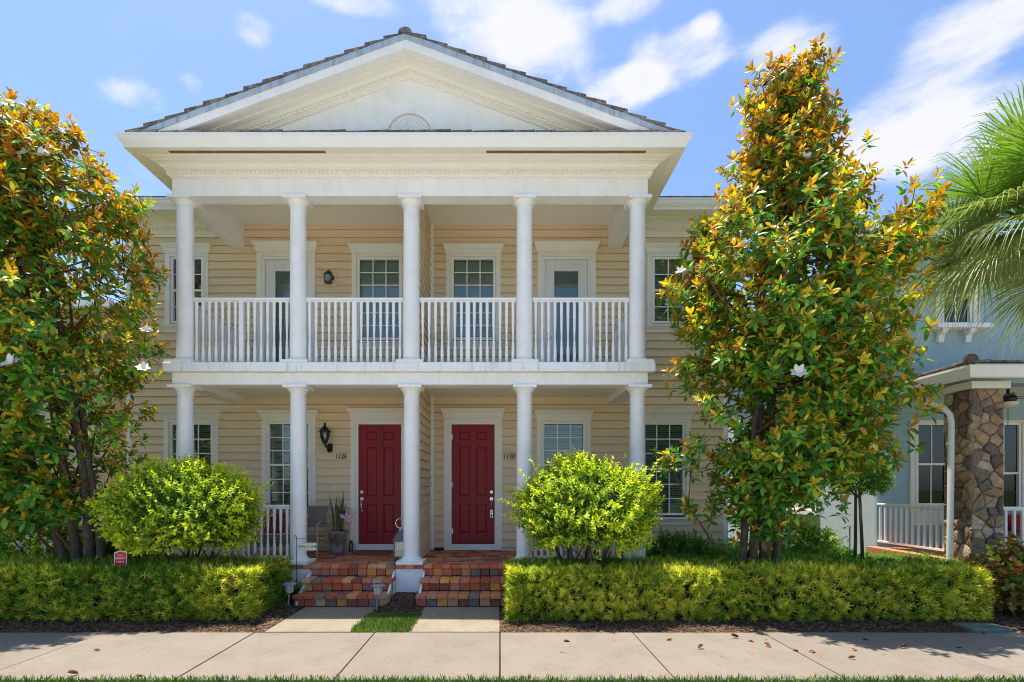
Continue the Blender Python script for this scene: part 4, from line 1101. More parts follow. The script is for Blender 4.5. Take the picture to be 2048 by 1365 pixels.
def yard_sign():
    x, y, z = -5.33, 7.30, .78
    t = thing('yard_sign', 'small red shield shaped yard sign poking out of the hedge', 'sign', (x, y, 0))
    out = [(-.085, .105), (-.045, .118), (0, .135), (.045, .122), (.088, .112), (.09, 0), (.085, -.07), (.06, -.125), (0, -.165), (-.06, -.135), (-.088, -.07), (-.088, 0)]
    z += .04
    MB().prism([(x + a, z + b) for a, b in out], 'y', y, y + .006).build('sign_rim', 'sign_white', t)
    sr = MB().prism([(x + a * .9, z + b * .91 - .002) for a, b in out], 'y', y - .002, y - .0003).build('sign_face', 'sign_red', t)
    for tx, sz, dz in (('comcast', .024, .068), ('XFINITY', .038, .02), ('HOME', .036, -.03)):
        me = text_mesh(tx, sz, .0005); me.materials.append(MATS['sign_white']); link('lettering', me, sr, (x, y - .003, z + dz), (R(90), 0, 0))
    MB().tube([(x, y + .012, -.02), (x, y + .012, z + .05)], .006, 6).build('stake', 'chrome', t)
yard_sign()
def valve_box():
    x, y = 6.30, 6.80
    t = thing('valve_box', 'grey green plastic valve box lid set in the mulch', 'valve box', (x, y, 0))
    MB().box(x - .25, x + .25, y - .17, y + .17, -.05, .028).build('lid', 'valve_green', t, bevel=.01)
    mb = MB()
    for i in range(5): mb.box(x - .2 + .1 * i - .03, x - .2 + .1 * i + .03, y - .012, y + .012, .0285, .034)
    mb.build('ribs', 'valve_green', t)
valve_box()
def spigot():
    x, y = 6.95, 10.35
    t = thing('hose_stake', 'thin grey metal hose stake against the pale wall', 'stake', (x, y, 0))
    mb = MB(); mb.tube([(x, y, .0), (x + .01, y, .72), (x + .012, y, 1.06)], .014, 8); mb.build('pipe', 'solar_grey', t, smooth=True)
    mb = MB(); mb.tube([(x - .11, y, 1.05), (x - .05, y, 1.085), (x + .05, y, 1.08)], .012, 8); disc(mb, x - .1, y - .02, y + .02, 1.045, .022); mb.build('tap', 'solar_grey', t, smooth=True)
spigot()

# ------------------------------------------------------------------ neighbouring houses
def neighbour():
    NY, NX = 11.45, 8.29
    nb = thing('blue_house', 'blue grey stucco house with a stone porch pillar', 'house', (NX + 3, NY, 0))
    MB().box(NX + .001, NX + .2, NY + .061, 27, 0, 6.95).build('side_wall', 'sunlit_stucco', nb)
    MB().box(NX - .004, NX + .06, NY - .006, NY + .0, 0, 3.4).build('corner_strip', 'blue_stucco', nb)
    # windows on the porch wall and above
    window(9.51, .62, 3.22, 1.50, 2, 2, sill=False, cw=.14, parent=nb, y=NY, headm=False, label='porch window beside the downspout')
    window(11.10, .62, 3.22, 1.10, 2, 2, sill=False, cw=.14, parent=nb, y=NY, headm=False, label='porch window beyond the stone pillar')
    window(10.05, .56, 6.70, 5.48, 2, 2, sill=False, cw=.16, parent=nb, y=NY, headm=False, label='upper window behind the palm fronds')
    holed_wall(NX, NX + 12, 0, 6.95, NY, NY + .06, other_holes).build('front_wall', 'blue_stucco', nb)
    mb = MB(); mb.box(9.45, 10.66, NY - .24, NY - .001, 5.30, 5.40); sh = mb.build('window_shelf', 'white_trim', nb, bevel=.006)
    for x in (9.66, 10.26):
        MB().prism([(NY - .002, 5.299), (NY - .19, 5.299), (NY - .17, 5.23), (NY - .09, 5.17), (NY - .06, 5.03), (NY - .002, 5.03)], 'x', x - .06, x + .06).build('bracket', 'white_trim', sh)
    # side window in the pale wall
    mb = MB(); mb.box(NX - .05, NX, 13.6, 15.0, 1.25, 2.75); mb.box(NX - .09, NX, 13.5, 15.1, 1.12, 1.249); sd = mb.build('side_window', 'white_trim', nb, bevel=.006)
    MB().box(NX - .056, NX - .0505, 13.72, 14.88, 1.36, 2.66).build('blind', 'blind', sd)
    # wood panel below porch window
    mb = MB(); mb.box(9.10, 9.92, NY - .03, NY - .001, 1.02, 1.34); mb.build('window_apron', 'cream_trim', nb, bevel=.006)
    for z in (1.08, 1.16, 1.24): MB().box(9.12, 9.90, NY - .045, NY - .0305, z, z + .05).build('apron_slat', 'cream_trim', nb)
    # porch floor
    MB().box(8.06, 20, 8.95, NY - .001, 0, .55).build('porch_floor', 'paver_tone_2', nb)
    # stone pillar
    px0, px1, py0, py1, pz = 8.16, 8.73, 9.0, 9.57, 3.55
    pl = MB().box(px0 + .035, px1 - .035, py0 + .035, py1 - .035, 0, pz).build('stone_pillar', 'mortar', nb)
    def clip(poly, a, b, c):
        out = []
        for i in range(len(poly)):
            p, q = poly[i], poly[(i + 1) % len(poly)]; dp, dq = a * p[0] + b * p[1] - c, a * q[0] + b * q[1] - c
            if dp <= 0: out.append(p)
            if dp * dq < 0: t = dp / (dp - dq); out.append((p[0] + (q[0] - p[0]) * t, p[1] + (q[1] - p[1]) * t))
        return out
    def stones(W, H, nx, nz, place):
        pts = []
        for j in range(nz):
            for i in range(nx):
                pts.append(((i + .5 + (.25 if j % 2 else -.25) + random.uniform(-.42, .42)) * W / nx, (j + .5 + random.uniform(-.5, .5)) * H / nz))
        pts = [q for q in pts if random.random() > .16]
        for a in pts:
            poly = [(0, 0), (W, 0), (W, H), (0, H)]
            for b in pts:
                if a is b or abs(a[0] - b[0]) + abs(a[1] - b[1]) > 1.3: continue
                nx_, nz_ = b[0] - a[0], b[1] - a[1]; c = nx_ * (a[0] + b[0]) / 2 + nz_ * (a[1] + b[1]) / 2
                poly = clip(poly, nx_, nz_, c)
                if len(poly) < 3: break
            if len(poly) < 3: continue
            cx, cz = sum(p[0] for p in poly) / len(poly), sum(p[1] for p in poly) / len(poly)
            # subdivide and roughen the outline
            dense = []
            for i in range(len(poly)):
                p, q = poly[i], poly[(i + 1) % len(poly)]; L_ = math.hypot(q[0] - p[0], q[1] - p[1])
                if L_ < .02: continue
                for k in range(max(1, int(L_ / .07))): t = k / max(1, int(L_ / .07)); dense.append((p[0] + (q[0] - p[0]) * t, p[1] + (q[1] - p[1]) * t))
            if len(dense) < 3: continue
            def ring(g, jit): 
                out = []
                for p in dense:
                    dx, dz = cx - p[0], cz - p[1]; L_ = max(.001, math.hypot(dx, dz)); k = min(g / L_, .8)
                    out.append((p[0] + dx * k + random.uniform(-jit, jit), p[1] + dz * k + random.uniform(-jit, jit)))
                return out
            d = random.uniform(.02, .05)
            r0, r1, r2 = ring(.010, .004), ring(.016, .005), ring(.04, .006)
            m2 = MB(); n = len(dense)
            for rr, dd in ((r0, -.02), (r1, d * .7), (r2, d)):
                for p in rr: m2.v.append(place(p[0], p[1], dd + random.uniform(-.006, .006)))
            m2.v.append(place(cx, cz, d + random.uniform(0, .015)))
            for k in range(2):
                for i in range(n): m2.f.append((k * n + i, k * n + (i + 1) % n, (k + 1) * n + (i + 1) % n, (k + 1) * n + i)); m2.m.append(0)
            for i in range(n): m2.f.append((2 * n + i, 2 * n + (i + 1) % n, 3 * n)); m2.m.append(0)
            m2.build('stone', random.choice(STONES), pl, smooth=True, angle=50)
    stones(px1 - px0, pz, 3, 22, lambda u, v, d: (px0 + u, py0 + .03 - d, v))
    stones(py1 - py0, pz, 3, 22, lambda u, v, d: (px0 + .03 - d, py1 - u, v))
    MB().box(px0 - .05, px1 + .06, py0 - .06, py1 + .06, pz + .001, pz + .125).build('pillar_cap', 'cream_trim', nb, bevel=.006)
    # porch roof, fascia, gutter
    fx, fy = 7.78, 8.60; zb, zt = 3.66, 3.86
    MB().box(px0 + .05, 20, py0 + .12, py0 + .45, pz + .126, pz + .30).build('porch_beam', 'blue_stucco', nb)
    MB().box(px0 + .05, px0 + .4, py0 + .451, NY - .001, pz + .126, pz + .30).build('porch_beam', 'blue_stucco', nb)
    MB().box(fx + .06, 20, fy + .06, NY - .001, pz + .301 - .05, pz + .32).build('porch_soffit', 'cream_trim', nb)
    mb = MB(); pr = [(0, zb), (.06, zb), (.06, zt), (-.06, zt), (-.06, zt - .03), (-.02, zb + .03)]
    # gutter: left run then front run, mitred
    v = []
    for st in ((fx, NY), (fx, fy), (20, fy)):
        for o, z in pr: v.append((st[0] + o, st[1] if st[1] == NY else st[1] + o, z))
    k = len(pr); mb.v = v
    for s in range(2):
        for i in range(k): j = (i + 1) % k; mb.f.append((s * k + i, (s + 1) * k + i, (s + 1) * k + j, s * k + j)); mb.m.append(0)
    mb.build('gutter', 'white_trim', nb)
    MB().box(fx + .02, 20, fy + .02, NY - .001, zt - .02, zt + .035).build('drip_edge', 'white_trim', nb)
    mb = MB(); s_ = .10
    hipx = fx + (NY - fy); 
    mb.quad((fx, fy, zt + .04), (20, fy, zt + .04), (20, NY, zt + .04 + s_ * 2.85), (hipx, NY, zt + .04 + s_ * 2.85)); mb.quad((fx, NY, zt + .04), (fx, fy, zt + .04), (hipx, NY, zt + .04 + s_ * 2.85))
    pr_ = mb.build('porch_roof', 'roof_tile', nb)
    for i in range(14):
        y = fy + .2 * i; z = zt + .04
        MB().hexa([(fx - .04, y, z), (fx - .04, y + .196, z + .008), (fx + .35, y + .196, z + .04), (fx + .35, y, z + .03), (fx - .04, y, z + .035), (fx - .04, y + .196, z + .045), (fx + .35, y + .196, z + .075), (fx + .35, y, z + .065)]).build('roof_tile', 'roof_tile', pr_, bevel=.008)
    for i in range(16):
        x = fx + .3 * i; z = zt + .04
        MB().hexa([(x, fy - .04, z), (x + .296, fy - .04, z + .006), (x + .296, fy + .35, z + .04), (x, fy + .35, z + .035), (x, fy - .04, z + .035), (x + .296, fy - .04, z + .042), (x + .296, fy + .35, z + .075), (x, fy + .35, z + .07)]).build('roof_tile', 'roof_tile', pr_, bevel=.008)
    for i in range(5):
        a = fx + .02 + .3 * i; b = fy + .02 + .3 * i; z = zt + .07 + .03 * i
        MB().tube([(a, b, z + .03), (a + .34, b + .34, z + .05)], [.10, .085], 10).build('hip_tile', 'roof_tile', pr_)
    # downspout
    def ds(pts):
        mb = MB(); w, d = .045, .035
        prev = None
        for p in pts: pass
        mb.tube(pts, .052, 8); return mb
    q = ds([(7.86, 9.92, 3.70), (7.87, 9.90, 3.56), (7.93, 9.72, 3.46), (8.02, 9.38, 3.26), (8.05, 9.30, 3.14), (8.055, 9.28, 3.0), (8.035, 9.28, 1.2), (8.02, 9.28, .35)]); o = q.build('downspout', 'white_trim', nb, smooth=True, angle=50)
    for z in (.95, 2.6): MB().lathe(8.04, 9.28, [(.056, z), (.056, z + .05)], 8).build('strap', 'white_trim', o)
    # railings with square balusters
    railing((8.30, NY - .03), (8.26, 9.60), .55, .95, parent=nb, spacing=.155, post=False, simple=True, zbot=.10, tr=.028)
    railing((px1 + .03, 9.25), (10.9, 9.25), .55, .95, parent=nb, spacing=.155, post=False, simple=True, zbot=.05, tr=.028)
    # second floor roof edge out of sight, keeps the light right
    MB().box(NX - .5, NX + 12, NY - .5, 27, 6.951, 7.12).build('roof', 'roof_tile', nb)
    # ceiling fan
    f = thing('ceiling_fan', 'dark ceiling fan with a pale bowl light under the blue house porch', 'ceiling fan', (9.72, 10.0, 3.75))
    fx_, fy_ = 9.72, 9.95
    mb = MB(); mb.lathe(fx_, fy_, [(.09, 3.84), (.08, 3.78), (.025, 3.74), (.025, 3.62), (.11, 3.60), (.14, 3.54), (.11, 3.47)][::-1], 16); mb.build('motor', 'black_metal', f, smooth=True)
    for k in range(5):
        a = 2 * math.pi * k / 5 + .2; c, s = math.cos(a), math.sin(a)
        def pt(r, w, z): return (fx_ + r * c - w * s, fy_ + r * s + w * c, z)
        MB().hexa([pt(.15, -.05, 3.545), pt(.62, -.075, 3.54), pt(.62, .075, 3.565), pt(.15, .05, 3.56), pt(.15, -.05, 3.553), pt(.62, -.075, 3.548), pt(.62, .075, 3.573), pt(.15, .05, 3.568)]).build('blade', 'black_metal', f)
    mb = MB(); mb.lathe(fx_, fy_, [(.015, 3.36), (.09, 3.385), (.14, 3.42), (.155, 3.47)], 18); mb.build('lamp_bowl', 'sign_cream', f, smooth=True)
    MB().tube([(fx_, fy_, 3.36), (fx_, fy_, 3.02)], .006, 5).build('pull_chain', 'black_metal', f)
    # chair with red cushion
    c = thing('porch_chair', 'dark porch chair with a red cushion behind the blue house railing', 'chair', (10.4, 10.2, .55))
    MB().box(10.05, 10.75, 9.95, 10.55, .85, .95).build('seat', 'chair_frame', c, bevel=.02)
    MB().frustum((10.05, 10.75, 10.5, 10.56), (10.05, 10.75, 10.62, 10.68), .95, 1.45).build('backrest', 'pillow_grey', c, bevel=.02)
    for sx in (10.07, 10.73):
        for sy in (9.98, 10.52): MB().box(sx - .025, sx + .025, sy - .025, sy + .025, .55, .85).build('leg', 'black_metal', c)
    MB().frustum((10.2, 10.6, 10.3, 10.4), (10.22, 10.62, 10.45, 10.55), .96, 1.30).build('cushion', 'red_cloth', c, bevel=.04)
neighbour()
def cream_house():
    h = thing('cream_house', 'cream stucco house behind the magnolia by the frame edge', 'house', (-13, 15, 0))
    h['label'] = 'cream stucco house hidden behind the magnolia beside the tan duplex'
    MB().box(-20, -9.6, 12.6, 24, 0, 6.2).build('wall', 'cream_stucco', h)
    MB().hexa([(-20.5, 12.1, 6.21), (-9.1, 12.1, 6.21), (-9.1, 24.5, 6.21), (-20.5, 24.5, 6.21), (-16, 16.5, 7.8), (-13, 16.5, 7.8), (-13, 20, 7.8), (-16, 20, 7.8)]).build('roof', 'roof_tile', h)
    MB().box(-20.55, -9.05, 12.05, 12.2, 6.05, 6.22).build('fascia', 'white_trim', h)
    for x in (-12.2, -15.4):
        for z in (1.2, 4.0):
            f = MB().box(x - .6, x + .6, 12.52, 12.599, z, z + 1.6).build('window', 'white_trim', h, bevel=.006)
            MB().box(x - .48, x + .48, 12.51, 12.519, z + .12, z + 1.48).build('pane', 'steel_bottle', f)
cream_house()

# ------------------------------------------------------------------ vegetation
def add_mesh(name, me, parent, kind=None):
    o = bpy.data.objects.new(name, me); C.objects.link(o)
    if parent is not None: o.parent = parent; o.location = -WL[parent.name]
    WL[o.name] = Vector((0, 0, 0))
    if kind: o['kind'] = kind
    return o
MAG_COL = dict(gold=(.70, .47, .03), orange=(.50, .22, .02), rust=(.32, .11, .018), lime=(.55, .64, .045), green=(.20, .42, .045), deep=(.075, .22, .04))
def magnolia(base, prof, label, n_ros, flowers, seed, sprays=(), stems=4):
    """prof: rows of (z, x left, x right); depth follows the width"""
    global RNG
    RNG = np.random.default_rng(seed); random.seed(seed)
    t = thing('magnolia_tree', label, 'tree', base)
    bx, by, _ = base
    P = np.array(prof, dtype=float); P = P[np.argsort(P[:, 0])]
    def row(z): return np.interp(z, P[:, 0], P[:, 1]), np.interp(z, P[:, 0], P[:, 2])
    # clumps through the crown volume, denser at the skin; rosettes gather in clumps
    zlo, zhi = P[0, 0], P[-1, 0]
    nc = n_ros // 13
    Z = RNG.uniform(zlo, zhi, nc * 8); l, r = row(Z); keep = RNG.uniform(0, 1, len(Z)) < ((r - l) / (P[:, 2] - P[:, 1]).max()) ** .9
    Z = Z[keep][:nc]; nc = len(Z); l, r = row(Z)
    th = RNG.uniform(0, 2 * np.pi, nc); th = np.where(RNG.uniform(0, 1, nc) < .30, -np.pi / 2 + RNG.normal(0, .9, nc), th)
    cx = (l + r) / 2; hw = np.maximum((r - l) / 2 - np.minimum(.22, .10 * (r - l)), .12); dp = np.minimum(hw * .85, 1.5)
    rad = RNG.uniform(.02, 1, nc) ** .40
    cen = np.stack([cx + hw * np.cos(th) * rad, by + dp * np.sin(th) * rad, Z], 1)
    ci = np.repeat(np.arange(nc), RNG.integers(8, 19, nc)); n = len(ci)
    off = RNG.normal(0, 1, (n, 3)) * np.array([.17, .17, .19]); pos = cen[ci] + off
    pos[:, 2] = np.minimum(pos[:, 2], zhi + .12)
    # clear some pockets so that what is behind shows through
    hole = lump(pos, 2.3, seed + 3); pos = pos[(hole > -.66) | (RNG.uniform(0, 1, n) < .4)]
    if len(sprays):
        ex = []
        for (a, b, c, k, s) in sprays: ex.append(np.array([a, b, c]) + RNG.normal(0, s, (k, 3)))
        pos = np.concatenate([pos] + ex)
    n = len(pos); Z = pos[:, 2]; l, r = row(Z); cx = (l + r) / 2
    outv = np.stack([pos[:, 0] - cx, pos[:, 1] - by, np.zeros(n)], 1); rel = np.linalg.norm(outv, axis=1) / np.maximum((r - l) / 2, .3)
    axis = unit(unit(outv) * .75 + np.array([0, 0, .85]) + RNG.normal(0, .28, (n, 3)))
    hfrac = np.clip((Z - zlo) / (zhi - zlo), 0, 1)
    flush = RNG.uniform(0, 1, n) < np.clip(.10 + .88 * hfrac ** 1.4, 0, .90) * np.clip(rel * 1.3, .45, 1)
    # leaves round each rosette
    LP, LF, LS, LT, LO = [], [], [], [], []
    nl = RNG.integers(9, 15, n)
    idx = np.repeat(np.arange(n), nl); m = len(idx)
    rank = np.concatenate([np.arange(k) / k for k in nl])           # 0 inner/young .. 1 outer/old
    phi = np.concatenate([np.arange(k) * 2.4 + RNG.uniform(0, 6) for k in nl])
    A = axis[idx]; ref = unit(np.cross(A, np.tile([.3, .5, .81], (m, 1)))); ref2 = np.cross(A, ref)
    tilt = R(18) + rank * R(88) + RNG.normal(0, .16, m)
    side = ref * np.cos(phi)[:, None] + ref2 * np.sin(phi)[:, None]
    d = A * np.cos(tilt)[:, None] + side * np.sin(tilt)[:, None]
    d[:, 2] -= .30 * rank; d = unit(d)
    up = A * np.sin(tilt)[:, None] - side * np.cos(tilt)[:, None] + RNG.normal(0, .3, (m, 3))
    p = pos[idx] - A * (.02 + .13 * rank)[:, None]
    size = RNG.uniform(.10, .175, m) * (.72 + .4 * rank)
    # pigment: young leaves gold to orange, old leaves deep green
    u = RNG.uniform(0, 1, m); yf = flush[idx]
    col = np.empty((m, 3))
    c = {k: np.array(v) for k, v in MAG_COL.items()}
    col[:] = c['green']; col[u < .55] = c['deep']; col[u > .9] = c['lime'] * .8
    young = yf & (rank < .62)
    uu = RNG.uniform(0, 1, m)
    hf = hfrac[idx]
    col[young & (uu < .42)] = c['gold']; s_ = young & (uu >= .42) & (uu < .64); col[s_] = c['orange']; s_ = young & (uu >= .64) & (uu < .88); col[s_] = c['lime']; s_ = young & (uu >= .88); col[s_] = c['rust']
    hi = young & (hf > .55) & (RNG.uniform(0, 1, m) < (hf - .4)); col[hi] = c['orange'] * .8 + c['rust'] * .25
    tip = (~yf) & (rank < .12); col[tip] = c['gold'] * .9
    old = RNG.uniform(0, 1, m) < .018; col[old] = np.array([.45, .22, .015])
    col *= RNG.uniform(.72, 1.3, (m, 1))
    alpha = np.where(young, .45, .85 * (RNG.uniform(0, 1, m) < .25 + .4 * hf))
    tint = np.concatenate([col, alpha[:, None]], 1)
    fr = frames(d, up)
    # the leaves that show largest, towards the street, stay single
    vis = (p[:, 1] < by - .25) & (rel[idx] > .62)
    score = np.where(vis, size * np.abs(fr[:, 1, 2]) * (1 + RNG.uniform(0, .6, m)), -1)
    order = np.argsort(-score); single = order[:300]; mask = np.ones(m, bool); mask[single] = False
    tpl = leaf_template(.40, 'broad', .14, .20)
    cr = add_mesh('crown', scatter_mesh('crown', tpl, p[mask], fr[mask], size[mask], tint[mask], 'magnolia_leaf'), t, 'stuff')
    cache = {}
    for i in single:
        key = tuple(np.round(tint[i, :3] * 9).astype(int))
        if key not in cache: cache[key] = scatter_mesh('leaf', tpl, np.zeros((1, 3)), np.eye(3)[None], np.ones(1), tint[i:i + 1], 'magnolia_leaf')
        o = link('leaf', cache[key], t, p[i]); o.rotation_euler = Matrix(fr[i].tolist()).to_euler(); o.scale = (size[i],) * 3
    # trunk, limbs and twigs
    st_top = []
    tops = [(cx_, z_) for cx_, z_ in ()]
    zt = zhi
    lt, rt = row(np.array([zhi * .86]))
    for k in range(stems):
        a = (k - (stems - 1) / 2); b = MB(); pts = []; rr = []
        hz = zhi * (.92 - .18 * abs(a)); l1, r1 = row(np.array([hz])); tx = float((l1 + r1)[0] / 2) + a * .45
        for i in range(9):
            q = i / 8; pts.append((bx + a * .12 + (tx - bx - a * .12) * q ** 1.25 + .05 * math.sin(q * 5 + k + seed), by + (random.uniform(-.03, .03) + .12 * a * q), hz * q)); rr.append((.068 - .010 * abs(a)) * (1 - q) ** .8 + .012)
        b.tube(pts, rr, 9); b.build('trunk', 'bark', t, smooth=True, angle=180); st_top.append(pts)
    lb = MB(); ids = RNG.choice(n, min(n, 420), replace=False); anchors = []
    for q, i in enumerate(ids):
        if q < 75: # limbs from a stem
            s = st_top[q % stems]; zz = max(.35, pos[i, 2] - RNG.uniform(.5, 1.3)); k = min(range(len(s)), key=lambda j: abs(s[j][2] - zz)); a = Vector(s[k])
            b = Vector(pos[i]) - Vector(axis[i]) * .1; mid = a.lerp(b, .5) + Vector((0, 0, -.12)) + Vector(RNG.normal(0, .06, 3)); pts = [a, a.lerp(mid, .5) + Vector((0, 0, .02)), mid, mid.lerp(b, .55), b]
            lb.tube(pts, [.028, .024, .019, .013, .006], 6); anchors += [mid, mid.lerp(b, .5), b]
        else:
            b = Vector(pos[i]); a = min(anchors, key=lambda v: (v - b).length)
            if (a - b).length < 1.2: lb.tube([a, a.lerp(b, .5) + Vector((0, 0, -.03)), b], [.009, .007, .004], 4)
    lb.build('branches', 'twig', t, smooth=True, angle=180)['kind'] = 'stuff'
    # open white flowers
    V = []
    for (fx, fy, fz, sc, tilt_) in flowers:
        b = MB()
        for k in range(8):
            a = 2 * math.pi * k / 6 + (.3 if k < 6 else .8); L = sc * (.92 if k < 6 else .75); lift = (.42 if k < 6 else 1.25)
            cc, ss = math.cos(a), math.sin(a); rows = []
            for i in range(6):
                q = i / 5; w = L * .40 * math.sin(math.pi * min(1, .12 + q * .86)) ; rr_ = L * q; z = L * lift * (q ** 1.3) - L * .18 * q ** 4
                rows.append([(rr_ * cc - s * w * ss, rr_ * ss + s * w * cc, z + .10 * w * abs(s)) for s in (-1, 0, 1)])
            for p_, q_ in zip(rows[:-1], rows[1:]): b.quad(p_[0], p_[1], q_[1], q_[0]); b.quad(p_[1], p_[2], q_[2], q_[1])
        rot = Matrix.Rotation(tilt_[0] * .6, 3, 'X') @ Matrix.Rotation(tilt_[1], 3, 'Y')
        b.v = [tuple(rot @ Vector(v) + Vector((fx, fy, fz))) for v in b.v]
        fl_ = b.build('flower', 'petal', t, smooth=True, angle=180)
    return t
s8 = 130.0
def mz(py): return 1.818 + (978 - py) / s8
def mx(px): return (px - 1000) / s8
RIGHT = [(mz(a) - .075 * (mz(a)), mx(b) + .04, mx(c) - .20) for a, b, c in ((78, 1560, 1640), (110, 1470, 1672), (150, 1440, 1688), (250, 1422, 1685), (330, 1420, 1722), (368, 1402, 1745), (400, 1345, 1845), (450, 1352, 1862), (600, 1330, 1838), (700, 1340, 1835), (780, 1325, 1812), (880, 1372, 1792), (940, 1385, 1705), (985, 1425, 1640), (1015, 1465, 1580))]
LEFT = [(mz(a) - .05 * mz(a), mx(b), mx(c) - .02) for a, b, c in ((195, 10, 95), (225, -60, 165), (290, -130, 232), (400, -180, 302), (480, -200, 318), (560, -200, 290), (620, -200, 322), (710, -190, 322), (790, -180, 268), (880, -150, 285), (960, -100, 222), (1010, -30, 190), (1040, 60, 180))]
def fl(px, py, y, sc, tx, ty): return (((px - 1000) / 1040 * y), y, 1.818 + (978 - py) / 1040 * y, sc, (tx, ty))
magnolia((3.85, 7.85, 0), RIGHT, 'tall magnolia with golden new leaves between the duplex and the blue house', 3500,
         [fl(1612, 318, 6.95, .115, .9, .1), fl(1818, 432, 7.2, .13, .7, .3), fl(1765, 712, 6.7, .12, 1.2, .4), fl(1597, 748, 6.55, .12, 1.3, -.2), fl(1362, 545, 7.1, .09, .9, -.4), fl(1480, 285, 7.3, .09, .8, 0)], 11,
         sprays=((2.45, 7.5, 2.30, 9, .10), (2.78, 7.6, 2.45, 8, .1), (2.75, 7.6, 1.62, 5, .07), (2.55, 7.7, 4.75, 10, .12), (2.55, 7.5, 3.55, 8, .1), (5.85, 7.1, 3.15, 8, .12)))
magnolia((-6.25, 7.9, 0), LEFT, 'broad magnolia with golden top beside the tan duplex, cut by the frame', 3200,
         [fl(22, 728, 6.6, .13, 1.2, -.1), fl(82, 312, 7.0, .14, .9, 0), fl(48, 308, 7.05, .11, .9, -.3), fl(286, 738, 7.0, .10, 1.1, .3), fl(292, 662, 7.2, .09, 1.0, .3)], 23,
         sprays=((-5.2, 7.7, 4.6, 9, .12), (-5.15, 7.6, 3.95, 9, .11), (-5.35, 7.8, 6.15, 9, .12), (-5.45, 7.5, 2.75, 6, .09)))

def sprig_shrub(base, c, rad, label, n_tw, leaf=.062, bright=(.76, .76, .05), mid=(.38, .51, .04), dark=(.08, .175, .028), stems=9, name='round_shrub', group=None, seed=5, per=(8, 15), low=.0, tpl=None, matn='shrub_leaf', extra=(), cat='shrub', shadefrac=.35):
    """rounded shrub of leafy twigs on bare stems"""
    global RNG
    RNG = np.random.default_rng(seed); random.seed(seed)
    t = thing(name, label, cat, base, group)
    d = rnd_dir(int(n_tw * 1.6)); d = d[d[:, 2] > -.74][:n_tw]; n = len(d)
    c = np.array(c); rad = np.array(rad)
    rr = RNG.uniform(.45, 1, n) ** .5
    rr = rr * (1 + .13 * lump(d, 3.4, seed) + .08 * lump(d, 8, seed + 1)); rr = np.where(RNG.uniform(0, 1, n) < .035, rr * 1.14, rr)
    pos = c + d * rad * rr[:, None]
    ax = unit(unit(d / rad) + np.array([0, 0, .35]) + RNG.normal(0, .35, (n, 3)))
    if len(extra):
        pos = np.concatenate([pos, np.array([e[:3] for e in extra])]); ax = np.concatenate([ax, unit(np.array([e[3:6] for e in extra], float))]); rr = np.concatenate([rr, np.ones(len(extra))]); n = len(pos)
    k = RNG.integers(per[0], per[1], n); idx = np.repeat(np.arange(n), k); m = len(idx)
    q = np.concatenate([np.arange(a) / a for a in k]); phi = np.concatenate([np.arange(a) * 2.2 + RNG.uniform(0, 6) for a in k])
    A = ax[idx]; r1 = unit(np.cross(A, np.tile([.3, .5, .81], (m, 1)))); r2 = np.cross(A, r1)
    side = r1 * np.cos(phi)[:, None] + r2 * np.sin(phi)[:, None]
    dd = unit(A * .75 + side * (1.1 - .5 * q)[:, None] + RNG.normal(0, .15, (m, 3)))
    p = pos[idx] + A * ((q - .75) * .20 * (leaf / .062))[:, None]
    up = A - side * .8 + np.array([0, 0, .5]) + RNG.normal(0, .3, (m, 3))
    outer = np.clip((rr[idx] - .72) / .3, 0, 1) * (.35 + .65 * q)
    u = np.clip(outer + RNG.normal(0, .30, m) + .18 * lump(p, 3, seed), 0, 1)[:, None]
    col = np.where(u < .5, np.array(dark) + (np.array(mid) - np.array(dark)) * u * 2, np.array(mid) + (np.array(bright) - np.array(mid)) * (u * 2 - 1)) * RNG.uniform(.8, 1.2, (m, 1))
    size = RNG.uniform(.75, 1.2, m) * leaf * (1.1 - .3 * q)
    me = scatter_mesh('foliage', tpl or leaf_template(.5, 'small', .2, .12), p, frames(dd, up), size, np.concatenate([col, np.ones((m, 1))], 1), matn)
    add_mesh('foliage', me, t, 'stuff')
    for s in range(stems):
        a = 2 * math.pi * s / stems + random.uniform(-.3, .3); b = MB(); x, y, z = base
        ex, ey = c[0] + rad[0] * .62 * math.cos(a), c[1] + rad[1] * .62 * math.sin(a); pts = []
        for i in range(6):
            f = i / 5; pts.append((x + .09 * math.cos(a) + (ex - x) * f ** 1.15 + .03 * math.sin(f * 6 + s), y + .09 * math.sin(a) + (ey - y) * f ** 1.15, z + (c[2] + .1 - z) * f ** .9))
        b.tube(pts, [.026, .024, .02, .016, .012, .007], 7)
        for w in range(3):
            j = random.randint(2, 4); p0 = Vector(pts[j]); p1 = p0 + Vector((random.uniform(-.3, .3), random.uniform(-.25, .25), random.uniform(.2, .45))); b.tube([p0, p0.lerp(p1, .5) + Vector((.02, 0, 0)), p1], [.012, .009, .005], 5)
        if stems: b.build('stem', 'bark', t, smooth=True, angle=180)
    return t
ex_r = [(-.0 + .12, 7.35, 1.62, -1, -.1, .25), (.25, 7.35, 1.58, -1, -.1, .1), (.02, 7.35, 1.66, -1, -.1, .25), (.2, 7.4, 1.4, -1, 0, .2), (.1, 7.4, 1.42, -1, -.1, .3), (.3, 7.35, 2.05, -.8, -.1, .8), (.45, 7.4, 2.2, -.5, 0, 1)]
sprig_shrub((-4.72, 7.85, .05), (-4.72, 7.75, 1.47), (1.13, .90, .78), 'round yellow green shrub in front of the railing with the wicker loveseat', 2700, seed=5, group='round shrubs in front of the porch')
sprig_shrub((1.20, 7.85, .05), (1.27, 7.75, 1.52), (1.08, .90, .82), 'round yellow green shrub with a stray shoot beside the 1130 door', 2600, seed=6, group='round shrubs in front of the porch', extra=ex_r)
